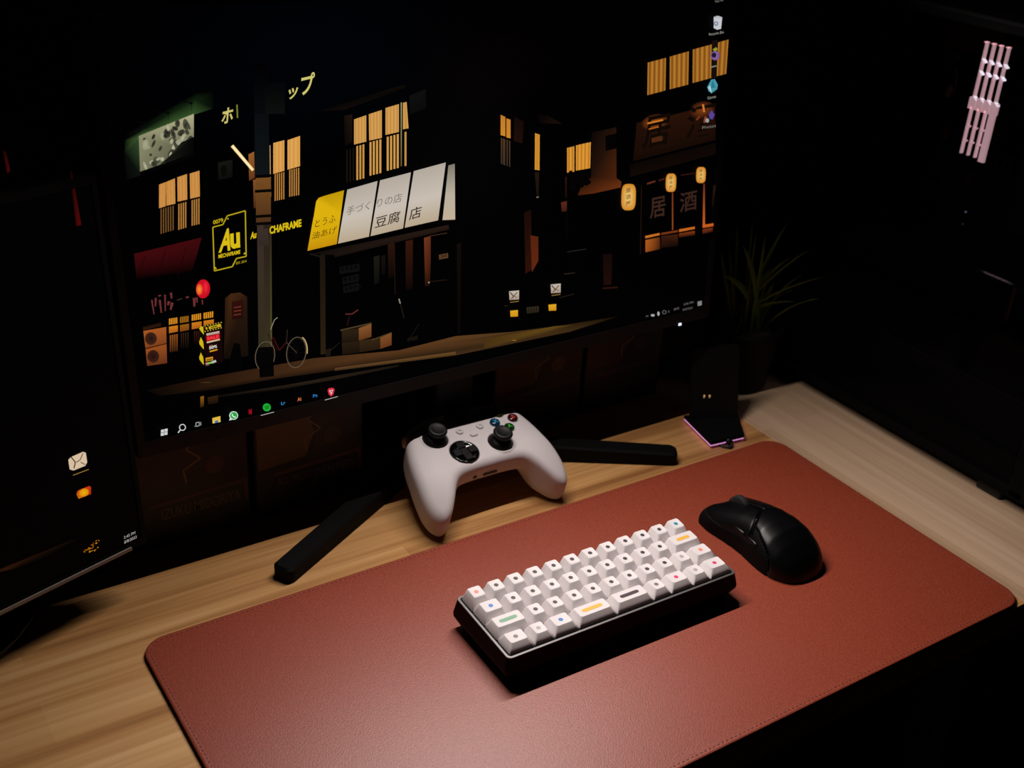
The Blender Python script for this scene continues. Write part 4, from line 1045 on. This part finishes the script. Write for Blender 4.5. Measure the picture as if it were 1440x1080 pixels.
for r_, keys in enumerate(rows):
    x = 0.0
    for wu, colr, barl in keys:
        kk = (wu, r_)
        if kk not in cache: cache[kk] = keycap_mesh(wu, r_)
        me, H, sh = cache[kk]
        yk = -r_ * U
        zb_ = topz(yk) - 0.0003
        ko = bpy.data.objects.new('keycap', me); COL.objects.link(ko); ko.parent = kb
        ko.location = ((x + wu / 2) * U, yk, zb_); ko.rotation_euler = (KT, 0, 0)
        lk = (wu, r_, colr, barl)
        if lk not in cache:
            rs = legend_mesh(wu, r_, H, sh, barl)
            o = loft('legend', rs, legmat(colr), ko, cap=(False, True)); cache[lk] = o.data
        else:
            o = bpy.data.objects.new('legend', cache[lk]); COL.objects.link(o); o.parent = ko
        x += wu

# ---------------------------------------------------------------- mouse
MXc, MYc = 0.5440, -0.1455
ms = empty('computer_mouse', (MXc, MYc, 0.004), (0, 0, math.radians(1.5)), label='black wireless mouse with a scroll wheel, resting right of the keyboard', cat='mouse')
h_ = 0.75
xs = np.arange(-38, 38.1, h_); ys = np.arange(-68, 68.1, h_); zs = np.arange(-2, 44, h_)
Xg, Yg, Zg = np.meshgrid(xs, ys, zs, indexing='ij')
half = [(0, -62), (12, -61), (22, -56), (29, -46), (32, -32), (31, -16), (28.5, 0), (28, 14), (29, 30), (30, 44), (29, 53), (27, 60), (21, 63), (12, 60.5), (4, 54)]
outl = half + [(-x, y) for x, y in half[::-1] if x > 0.1]
D2 = sdpoly(catmull(outl, 4), Xg[:, :, 0], Yg[:, :, 0])[:, :, None]
yn = ys[None, :, None]
hp = np.interp(yn, [-64, -60, -52, -40, -28, -14, 0, 14, 28, 42, 56, 64], [4, 10, 20.5, 30, 36, 38.8, 38.4, 35.8, 31.8, 27, 21.5, 17])
for _ in range(6): hp[:, 1:-1] = (hp[:, :-2] + hp[:, 2:] + 2 * hp[:, 1:-1]) / 4
top = hp - 10.5 * (np.abs(Xg) / 31) ** 2.3
side = D2 + 0.004 * (Zg - 16) ** 2 * np.where(np.abs(Yg) < 45, 0.55, 0.9) + np.maximum(0, Zg - 16) * 0.10
body = smax(side, Zg - top, 10.0)
body = np.maximum(body, -Zg + 0.2)
btn = (Yg > 6 + 0.55 * (Xg + 0)) & (Xg < 0) | (Yg > 6 - 0.55 * Xg) & (Xg >= 0)
vline = (6 - 0.55 * np.abs(Xg)) - Yg                     # <0 in front of the V-shaped button seam
zsp = 15 + 0.0 * Yg + 4 * np.clip((30 - Yg) / 30, 0, 1)   # buttons sit above this height
sxp = -(26 + np.clip(Yg, -40, 0) * -0.02) + (Zg - 20) * 0.42  # seam of the left side panel
bt_l = np.maximum.reduce([body, vline + 3.0, Xg + 2.6, zsp - Zg + 0.4])
bt_r = np.maximum.reduce([body, vline + 3.0, -Xg + 2.6, zsp - Zg + 0.4])
wheelslot = np.maximum(np.abs(Xg) - 4.5, np.maximum(20 - Yg, Yg - 58))
shell = np.maximum(body, -np.maximum.reduce([vline - 0.5, zsp - Zg - 0.0]))
seam_x = np.interp(ys, [-68, -44, -34, -20, -4, 8, 68], [-36, -33, -29.5, -26, -20.5, -19, -19])[None, :, None]
pan = (Xg - seam_x) + 0.0 * Zg
panelreg = np.maximum(pan + 0.45, np.maximum(-44 - Yg, -99 + 0 * Zg))
panel_s = np.maximum(shell, panelreg)
shell2 = np.maximum(shell, -np.maximum(pan - 0.45, -44 - Yg))
core = np.maximum(body + 1.1, Yg - 57)
def sdfpart(name, V, mat, parent, lo=(-38, -68, -2), it=1):
    v, f = surfnet(V, lo, h_)
    v = relax(v, f, it, 0.5) * 0.001
    o = pyd(name, v, f, mat, parent, smooth=True)
    return o
sdfpart('shell', shell2, M['mouse'], ms)
sdfpart('side_panel', panel_s, M['deep'], ms)
sdfpart('button', bt_l, M['mouse'], ms); sdfpart('button', bt_r, M['mouse'], ms)
sdfpart('core', core, M['gloss'], ms)
wm = Matrix.Translation((0, 0.034, 0.0245)) @ Matrix.Rotation(math.pi / 2, 4, 'Y')
lathe('scroll_wheel', [(0.0085, -0.0032), (0.0110, -0.0026), (0.0114, 0.0), (0.0110, 0.0026), (0.0085, 0.0032)], M['rubber'], ms, n=28, M=wm)
# gloss inlay behind the left button and the two thumb buttons
def mtop(x, y):
    i = int(round((x + 38) / h_)); j = int(round((y + 68) / h_)); col = body[i, j]
    k = np.where(col < 0)[0]
    return zs[k[-1]] if len(k) else 0
ins = []
for x in np.linspace(-19.5, -15.5, 5):
    y = 7.6 - 0.55 * abs(x)
    ins.append((x / 1000, y / 1000, (mtop(x, y) + 0.35) / 1000))
tube('inlay', ins, 0.0008, M['chrome'], ms, n=8, label='thin bright trim in the button seam')
for ya, yb2 in ((-20, -3), (-1, 15)):
    pts = []
    for y in np.linspace(ya, yb2, 7):
        z = 22.5
        j = int(round((y + 68) / h_)); k = int(round((z + 2) / h_))
        col = np.where(body[:, j, k] < 0)[0]
        pts.append((xs[col[0]] / 1000 + 0.0004, y / 1000, z / 1000))
    tube('thumb_button', pts, [0.0010, 0.0018, 0.0022, 0.0022, 0.0022, 0.0018, 0.0010], M['mouse'], ms, n=10)
box('skate', (-0.012, 0.038, 0.0), (0.012, 0.046, 0.0006), M['white'], ms); box('skate', (-0.014, -0.05, 0.0), (0.014, -0.042, 0.0006), M['white'], ms)

# ---------------------------------------------------------------- game controller
ct = empty('game_controller', (0.3528, 0.0577, 0.0634), (0.2656, 0.0115, 0.011), label='white game controller with black thumbsticks propped on the desk between the monitor feet', cat='game controller')
h_ = 0.9
xs = np.arange(-84, 84.1, h_); ys = np.arange(-76, 56.1, h_); zs = np.arange(-68, 8, h_)
Xg, Yg, Zg = np.meshgrid(xs, ys, zs, indexing='ij')
half = [(0, 42), (20, 44), (40, 43), (54, 38), (64, 27), (71, 10), (75.5, -10), (78, -28), (78.5, -43), (75.5, -55.5), (68.5, -62), (60, -59), (52.5, -50), (45.5, -39.5), (39, -32), (30, -28.5), (14, -27.5), (0, -27.5)]
outl = half + [(-x, y) for x, y in half[::-1] if x > 0.1]
D2 = sdpoly(catmull(outl, 4), Xg[:, :, 0], Yg[:, :, 0])[:, :, None]
ax_ = np.abs(Xg)
zt = 0.5 - 17 * np.clip((-14 - Yg) / 50, 0, 2) ** 1.7 - 7 * np.clip((Yg - 20) / 24, 0, 2) ** 2 - 9 * np.clip((ax_ - 46) / 32, 0, 2) ** 2
hand = np.clip((ax_ - 34) / 16, 0, 1); hand = hand * hand * (3 - 2 * hand)
zb = -27 - hand * (13 + 3 * np.clip((-Yg) / 40, 0, 1)) + 5 * np.clip((Yg - 10) / 30, 0, 1)
zb = zb - 6.6 * hand * np.clip((-Yg - 8) / 44, 0, 1)
f_ = smax(D2 + 0.010 * np.maximum(0, -(Zg - zt) - 14) ** 1.3 * 0.6, Zg - zt, 8.0)
f_ = smax(f_, zb - Zg, 12.0)
for sx, sy in ((-39, 17), (20.5, -7.5)):
    rr2 = np.hypot(Xg - sx, Yg - sy)
    f_ = np.minimum(f_, np.maximum(np.hypot(rr2 - 13.4, Zg - (0.2)) - 1.1, 0 * Zg - 9))
    f_ = np.maximum(f_, -np.maximum(rr2 - 12.6, -3.2 - Zg))
rr2 = np.hypot(Xg + 20.5, Yg + 7.5); f_ = np.maximum(f_, -np.maximum(rr2 - 14.6, -2.2 - Zg))
v, f = surfnet(f_, (-84, -76, -68), h_)
v = relax(v, f, 2, 0.5) * 0.001
pyd('shell', v, f, M['white'], ct, smooth=True)
def T(x, y, z=0.0): return Matrix.Translation((x / 1000, y / 1000, z / 1000))
for sx, sy in ((-39, 17), (20.5, -7.5)):
    st = lathe('thumbstick', [(0.0122, -0.003), (0.0122, -0.0008), (0.0112, 0.002), (0.0085, 0.0045), (0.0058, 0.0058), (0.0052, 0.0085), (0.0075, 0.0098), (0.0094, 0.0108), (0.0097, 0.0125), (0.0090, 0.0140), (0.0072, 0.0146), (0.0058, 0.0140), (0.002, 0.0136)], M['black'], ct, n=36, M=T(sx, sy))
dp = lathe('direction_pad', [(0.0144, -0.002), (0.0144, 0.0012), (0.0134, 0.0019), (0.0118, 0.0006), (0.006, -0.0006), (0.001, -0.0008)], M['gloss'], ct, n=40, M=T(-20.5, -7.5))
bm = bmesh.new()
for lo_, hi_ in (((-0.0042, -0.0042, -0.001), (0.0042, 0.0042, 0.0016)), ((0.0042, -0.0042, -0.001), (0.0118, 0.0042, 0.0024)), ((-0.0118, -0.0042, -0.001), (-0.0042, 0.0042, 0.0024)), ((-0.0042, 0.0042, -0.001), (0.0042, 0.0118, 0.0024)), ((-0.0042, -0.0118, -0.001), (0.0042, -0.0042, 0.0024))):
    abox(bm, lo_, hi_, 0.0006, 1, M=T(-20.5, -7.5))
bmo('pad_cross', bm, pmat('satin_black_cross', (26, 25, 26), 0.25), dp)
for ch, bx, by, c1_, c2_ in (('A', 39, 6.5, (12, 52, 14), (70, 170, 50)), ('B', 49.5, 17, (60, 10, 12), (170, 50, 50)), ('X', 28.5, 17, (8, 46, 74), (50, 150, 190)), ('Y', 39, 27.5, (40, 36, 8), (180, 160, 50))):
    dz = -9 * max(0, (bx - 46) / 32) ** 2 - 7 * max(0, (by - 20) / 24) ** 2
    bo = lathe('face_button', [(0.0053, -0.003), (0.0053, 0.0016), (0.0047, 0.0024), (0.003, 0.0030), (0.0004, 0.0032)], pmat('tinted_button_' + ch.lower(), c1_, 0.1, coat=0.5), ct, n=28, M=T(bx, by, dz + 0.3))
    gv, gf = glyphs(ch, 0.02); gv = (gv - (gv.max(0) + gv.min(0)) / 2) * 0.0068
    pyd('letter', [(x + bx / 1000, y + by / 1000, (dz + 0.3) / 1000 + 0.00345 - 22 * (x * x + y * y)) for x, y in gv], gf, pmat('letter_' + ch.lower(), c2_, 0.35), bo)
for nm, bx, by in (('view_button', -11.5, 18), ('menu_button', 11.5, 18)):
    bo = lathe(nm, [(0.0038, -0.002), (0.0038, 0.0014), (0.0033, 0.0019), (0.0005, 0.0020)], M['white'], ct, n=24, M=T(bx, by, 0.4))
    bm = bmesh.new()
    if nm == 'view_button':
        for ox, oy in ((-.0008, .0005), (.0005, -.0004)): abox(bm, (bx / 1000 + ox - .0009, by / 1000 + oy - .0007, .0022), (bx / 1000 + ox + .0009, by / 1000 + oy + .0007, .00245))
    else:
        for oy in (-.0009, 0, .0009): abox(bm, (bx / 1000 - .0014, by / 1000 + oy - .0002, .0022), (bx / 1000 + .0014, by / 1000 + oy + .0002, .00245))
    bmo('symbol', bm, pmat('grey_symbol', (120, 114, 114), 0.5), bo)
loft('share_button', [ring3(rrect(0.0042, 0.0026, 0.0026, 6, 0, 0.010), z) for z in (-0.001, 0.0018)] + [ring3(rrect(0.0037, 0.0021, 0.0021, 6, 0, 0.010), 0.0023)], M['white'], ct)
gb = lathe('guide_button', [(0.0066, -0.003), (0.0066, 0.0004), (0.0060, 0.0012), (0.002, 0.0016), (0.0003, 0.0016)], M['gloss'], ct, n=32, M=T(0, 33, -1.6))
bm = bmesh.new()
for an in (-42, 42): abox(bm, (-0.0048, -0.0006, -0.0001), (0.0048, 0.0006, 0.00025), M=T(0, 33, 0.1) @ Matrix.Rotation(math.radians(an), 4, 'Z'))
bmo('symbol', bm, pmat('dim_symbol', (70, 68, 70), 0.4), gb)
# bumpers and triggers along the rear
for s_ in (-1, 1):
    rg = []
    for t in np.linspace(0, 1, 9):
        x = s_ * (13 + 50 * t); y = 45.5 - 13 * max(0, (t - 0.35) / 0.65) ** 2; z = -7.5 - 4 * t
        ring = []
        for i in range(12):
            a = 2 * math.pi * i / 12
            ring.append((x / 1000, (y + 4.6 * math.cos(a)) / 1000, (z + 6.4 * math.sin(a)) / 1000))
        rg.append(ring)
    loft('bumper', rg, M['white'], ct, smooth=True)
    rg = []
    for t in np.linspace(0, 1, 7):
        y = 40 + 5 * math.sin(t * 2.2) - 6 * t; z = -16 - 34 * t
        w = 11 - 2.5 * t
        ring = []
        for i in range(14):
            a = 2 * math.pi * i / 14
            ring.append(((s_ * 40 + w * math.cos(a)) / 1000, (y + (7 - 3 * t) * math.sin(a)) / 1000, z / 1000))
        rg.append(ring)
    loft('trigger', rg, M['white'], ct, smooth=True)
# ports in the lower edge
box('expansion_port', (-0.0075, -0.0285, -0.0172), (0.0075, -0.0255, -0.0146), M['gloss'], ct)
lathe('audio_jack', [(0.0022, -0.001), (0.0022, 0.0006), (0.0019, 0.0008)], M['gloss'], ct, n=16, M=T(-17, -27.4, -16) @ Matrix.Rotation(math.pi / 2, 4, 'X'))

# ---------------------------------------------------------------- charging stand with lit edge
cs4 = [onz(*p, 0.008)[:2] for p in ((962, 585), (1000, 623), (1047, 612), (1037, 580))]
cc_ = np.mean(cs4, 0)
stnd = empty('charging_stand', (cc_[0], cc_[1], 0), label='small black charging stand with a glowing pink edge, at the mat corner beside the plant', cat='charger')
def cring(k, z): return [((p[0] - cc_[0]) * k, (p[1] - cc_[1]) * k, z) for p in cs4]
loft('foot_pad', [cring(0.9, 0.0), cring(0.9, 0.0034)], M['rubber'], stnd)
loft('light_strip', [cring(0.90, 0.0032), cring(0.985, 0.0034), cring(0.992, 0.0052)], M['pinkled'], stnd, cap=(False, True), label='glowing pink strip')
loft('base', [cring(1.0, 0.0052), cring(1.005, 0.0056), cring(1.0, 0.0085), cring(0.97, 0.0095)], M['matte'], stnd)
bk_ = [(cs4[0] - cc_), (cs4[3] - cc_)]
dv = (bk_[1] - bk_[0]); dv = dv / np.hypot(*dv); nv = np.array([-dv[1], dv[0]])
if nv[1] < 0: nv = -nv
vv = []
for zz, back in ((0.0100, -0.010), (0.085, 0.014)):
    for th_ in (0.0, 0.006):
        for t in (bk_[0] + dv * 0.004, bk_[1] - dv * 0.004):
            q = t + nv * (back + th_); vv.append((q[0], q[1], zz))
pyd('backrest', vv, [(0, 1, 5, 4), (2, 3, 7, 6), (0, 2, 6, 4), (1, 3, 7, 5), (4, 5, 7, 6), (0, 1, 3, 2)], M['black'], stnd)
for px2 in (990, 997.5):  # small glowing boxes stand in for two LED reflections on the backrest
    p = hit(px2, 558, np.array([cc_[0] + bk_[0][0] + nv[0] * -0.006, cc_[1] + bk_[0][1] + nv[1] * -0.006, 0.02]), np.array([nv[0], nv[1], -0.3]))
    box('led_reflection', tuple(p - np.array([cc_[0], cc_[1], 0]) - np.array([.0008, .0008, .0022])), tuple(p - np.array([cc_[0], cc_[1], 0]) + np.array([.0008, .0008, .0022])), pmat('amber_reflection', (220, 180, 110), 0.4, emit=(206, 160, 96), estr=0.6), stnd)
e0 = onz(1021, 617, 0.006); e1 = onz(1034, 629, 0.003)
dd = (e1 - e0); dd = dd / np.linalg.norm(dd)
L0 = lambda p: (p[0] - cc_[0], p[1] - cc_[1], p[2])
tube('cable_plug', [L0(e0 + dd * -0.002), L0(e0 + dd * 0.008)], 0.0034, M['black'], stnd, n=12)
tube('cable', [L0(e0 + dd * 0.007), L0(e0 + dd * 0.010 + np.array([0, 0, -0.0008])), L0(e0 + dd * 0.0105 + np.array([-0.003, -0.001, -0.0030])), L0(e0 + dd * 0.006 + np.array([-0.008, 0.0, -0.0040])), L0(e0 + dd * -0.010 + np.array([-0.012, 0.004, -0.0040]))], 0.0018, M['black'], stnd, n=8)

# ---------------------------------------------------------------- potted plant
PX_, PY_ = 0.757, 0.128
pt = empty('potted_plant', (PX_, PY_, 0), label='spiky green grass plant in a black pot between monitor and computer tower', cat='plant')
lathe('pot', [(0.036, 0.0), (0.038, 0.002), (0.046, 0.07), (0.049, 0.071), (0.049, 0.080), (0.0455, 0.080), (0.043, 0.070)], M['pot'], pt, n=40)
lathe('soil', [(0.0425, 0.066), (0.0425, 0.069), (0.02, 0.072), (0.002, 0.073)], M['soil'], pt, n=24)
tips = [((1085, 410), (1108, 312)), ((1075, 400), (1076, 332)), ((1040, 408), (1045, 346)), ((1038, 406), (1016, 386)), ((1072, 415), (1086, 376)), ((1108, 398), (1114, 360)), ((1120, 385), (1140, 350)), ((1112, 400), (1128, 386)), ((1136, 410), (1164, 388)), ((1128, 436), (1152, 420)), ((1088, 445), (1118, 424)), ((1092, 440), (1098, 414)), ((1074, 452), (1074, 432)), ((1098, 420), (1090, 396)), ((1115, 428), (1117, 408))]
leaf_i = 0
def leaf(base, tip, bend, w):
    base = Vector(base); tip = Vector(tip)
    mid = (base + tip) / 2 + Vector(bend)
    d = (tip - base).normalized(); sd = d.cross(Vector((0.25, -1, 0.1))).normalized()
    up = sd.cross(d)
    v = []; f = []
    for i in range(7):
        t = i / 6
        p = base * (1 - t) ** 2 + mid * 2 * t * (1 - t) + tip * t * t
        ww = w * (0.55 + 0.9 * t) * (1 - t) ** 0.7 * 1.5 if t < 1 else 0.0002
        v += [p - sd * ww, p + up * ww * 0.35, p + sd * ww]
    for i in range(6):
        a = i * 3; f += [(a, a + 1, a + 4, a + 3), (a + 1, a + 2, a + 5, a + 4)]
    pyd('leaf', v, f, M['leaf'], pt, smooth=True)
for i, (b_, t_) in enumerate(tips):
    yy = PY_ - 0.03 + 0.05 * rr_.random()
    tp = hit(*t_, (0, yy, 0), (0, 1, 0))
    if tp[0] > 0.792: tp = hit(*t_, (0.792, 0, 0), (1, 0, 0))
    tp = tp - np.array([PX_, PY_, 0])
    an = rr_.random() * 6.28
    bs = (0.022 * math.cos(an), 0.022 * math.sin(an), 0.070)
    leaf(bs, tp, (tp[0] * -0.15, 0, 0.02), 0.0036 + 0.0014 * rr_.random())
for i in range(14):
    an = rr_.random() * 6.28; r = 0.02 * rr_.random() + 0.005
    L_ = 0.05 + 0.09 * rr_.random(); out = 0.015 + 0.025 * rr_.random()
    leaf((r * math.cos(an), r * math.sin(an), 0.070), ((r + out) * math.cos(an) * 0.8, (r + out) * math.sin(an) * 0.7 + 0.01, 0.07 + L_), (0, 0, 0.015), 0.0026 + 0.0012 * rr_.random())

# ---------------------------------------------------------------- computer tower
TX, TYF, TYB, TH = 0.812, -0.232, 0.215, 0.46
TW = 0.225
pc = empty('computer_tower', (TX + TW / 2, (TYF + TYB) / 2, 0), label='black computer tower with glass side and pink-lit memory sticks, at the right of the desk', cat='computer')
po = np.array([TX + TW / 2, (TYF + TYB) / 2, 0])
def pbox(name, lo, hi, mat, **k):
    par = k.pop('parent', pc)
    return box(name, tuple(np.array(lo) - po), tuple(np.array(hi) - po), mat, par, **k)
F0 = 0.016
pbox('bottom_panel', (TX, TYF, F0), (TX + TW, TYB, F0 + 0.012), M['matte'], bev=0.002)
pbox('top_panel', (TX, TYF, TH - 0.012), (TX + TW, TYB, TH), M['matte'], bev=0.002)
pbox('front_panel', (TX, TYF - 0.006, F0), (TX + TW, TYF + 0.02, TH), M['matte'], bev=0.004)
pbox('rear_panel', (TX, TYB - 0.004, F0 + 0.012), (TX + TW, TYB, TH - 0.012), M['matte'])
pbox('side_panel', (TX + TW - 0.003, TYF + 0.02, F0 + 0.012), (TX + TW, TYB - 0.004, TH - 0.012), M['matte'])
pbox('shroud', (TX + 0.006, TYF + 0.021, F0 + 0.0125), (TX + TW - 0.004, TYB - 0.005, F0 + 0.10), M['matte'], bev=0.002)
for y in (TYF + 0.03, TYB - 0.05):
    for x in (TX + 0.012, TX + TW - 0.042):
        pbox('foot', (x, y, 0), (x + 0.03, y + 0.03, F0), M['rubber'], bev=0.002)
gm = bpy.data.materials.new('tinted_glass'); gm.use_nodes = True
nt = gm.node_tree; nt.nodes.remove(nt.nodes['Principled BSDF'])
tr = nt.nodes.new('ShaderNodeBsdfTransparent'); tr.inputs[0].default_value = (0.75, 0.75, 0.77, 1)
gl = nt.nodes.new('ShaderNodeBsdfGlossy'); gl.inputs['Roughness'].default_value = 0.03; gl.inputs[0].default_value = (0.7, 0.7, 0.7, 1)
mxs = nt.nodes.new('ShaderNodeMixShader'); fr_ = nt.nodes.new('ShaderNodeFresnel'); fr_.inputs[0].default_value = 1.08
nt.links.new(fr_.outputs[0], mxs.inputs[0]); nt.links.new(tr.outputs[0], mxs.inputs[1]); nt.links.new(gl.outputs[0], mxs.inputs[2])
nt.links.new(mxs.outputs[0], nt.nodes['Material Output'].inputs['Surface'])
pbox('glass_panel', (TX - 0.003, TYF + 0.006, F0 + 0.004), (TX + 0.0005, TYB - 0.002, TH - 0.004), gm)
mb = pbox('motherboard', (TX + TW - 0.012, -0.10, 0.135), (TX + TW - 0.009, 0.205, TH - 0.02), M['pcb'])
# memory sticks: four upright modules, top edges toward the glass
RX = TX + 0.150
Rt = hit(1400, 62, (RX, 0, 0), (1, 0, 0)); Rb = hit(1366, 224, (RX, 0, 0), (1, 0, 0))
zt_, zb2 = Rt[2], Rb[2]; Lr = zt_ - zb2
ym = (Rt[1] + Rb[1]) / 2
for k in range(4):
    yk = ym - 0.0138 + 0.0092 * (3 - k)
    stick = pbox('memory_stick', (RX + 0.004, yk - 0.0010, zb2), (RX + 0.060, yk + 0.0010, zt_), M['pcb'])
    bm = bmesh.new()
    def rb(y0, y1, z0, z1, x0=0.0, x1=0.004):
        abox(bm, (RX + x0 - po[0], yk + y0 - po[1], z0), (RX + x1 - po[0], yk + y1 - po[1], z1))
    rb(-0.0011, 0.0011, zb2 + Lr * 0.52, zt_)
    if k == 3: rb(-0.0034, 0.0034, zb2, zb2 + Lr * 0.42)
    else: rb(-0.0010, 0.0010, zb2 + Lr * 0.02, zb2 + Lr * 0.44)
    rb(-0.0045, 0.0045, zb2 + Lr * 0.42, zb2 + Lr * 0.52)
    rb(-0.0018, 0.0030, zt_ - 0.0012, zt_)
    bmo('light_bar', bm, M['ram'], stick)
    bm = bmesh.new()
    for t in (0.535, 0.755, 0.86):
        z = zb2 + Lr * t
        abox(bm, (-0.0005, -0.0062, -0.0006), (0.0035, 0.0, 0.0006), M=Matrix.Translation((RX - po[0], yk - po[1], z)) @ Matrix.Rotation(math.radians(38), 4, 'X'))
    bmo('bright_fin', bm, M['ramw'], stick)
    if k < 3:
        bm = bmesh.new()
        for t in (0.12, 0.25):
            z = zb2 + Lr * t
            abox(bm, (-0.0003, -0.0046, -0.0008), (0.0033, 0.0, 0.0008), M=Matrix.Translation((RX - po[0], yk - po[1], z)) @ Matrix.Rotation(math.radians(-38), 4, 'X'))
        bmo('fin', bm, M['ram'], stick)
# graphics card, cooler, fans
pbox('graphics_card', (TX + 0.075, -0.12, 0.150), (TX + TW - 0.014, 0.205, 0.195), M['gloss'], bev=0.004)
ol = hit(1372, 403, (TX + 0.12, 0, 0), (1, 0, 0))
pbox('status_led', tuple(ol - np.array([0.001, 0.0022, 0.0012])), tuple(ol + np.array([0.001, 0.0022, 0.0012])), M['orangeled'], label='tiny orange light')
pbox('led_bracket', (ol[0] + 0.001, ol[1] - 0.012, ol[2] - 0.014), (ol[0] + 0.02, ol[1] + 0.004, ol[2] + 0.002), M['pcb'])
tube('power_cable', [tuple(ol - po + np.array([0.004, 0.002, -0.004])), tuple(ol - po + np.array([-0.01, 0.012, -0.016])), tuple(ol - po + np.array([-0.012, 0.02, -0.05]))], 0.003, M['black'], pc, n=8)
lathe('cooler', [(0.032, 0), (0.033, 0.03), (0.03, 0.034), (0.004, 0.035)], M['gloss'], pc, n=32, M=Matrix.Translation((TX + TW - 0.013 - po[0], 0.115 - po[1], 0.345)) @ Matrix.Rotation(-math.pi / 2, 4, 'Y'))
for z in (0.17, 0.30, 0.42):
    if z > 0.4: break
    fo = lathe('fan', [(0.058, 0), (0.06, 0.002), (0.06, 0.022), (0.058, 0.024), (0.054, 0.022), (0.054, 0.003)], M['black'], pc, n=40, M=Matrix.Translation((TX + TW / 2 - po[0], TYF + 0.046 - po[1], z)) @ Matrix.Rotation(math.pi / 2, 4, 'X'))
    bm = bmesh.new()
    for b_ in range(7):
        abox(bm, (0.014, -0.011, 0.008), (0.052, 0.011, 0.010), M=Matrix.Translation((TX + TW / 2 - po[0], TYF + 0.046 - po[1], z)) @ Matrix.Rotation(math.pi / 2, 4, 'X') @ Matrix.Rotation(b_ * 2 * math.pi / 7, 4, 'Z') @ Matrix.Rotation(0.4, 4, 'X'))
    bmo('blades', bm, M['black'], fo)
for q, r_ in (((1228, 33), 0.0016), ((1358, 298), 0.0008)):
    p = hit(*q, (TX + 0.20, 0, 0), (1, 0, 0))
    pbox('glint', tuple(p - r_), tuple(p + r_), pmat('glint_glow', (190, 195, 220), 0.3, 0.6, emit=(150, 155, 190), estr=0.35))  # glowing specks painted in for glints behind the glass
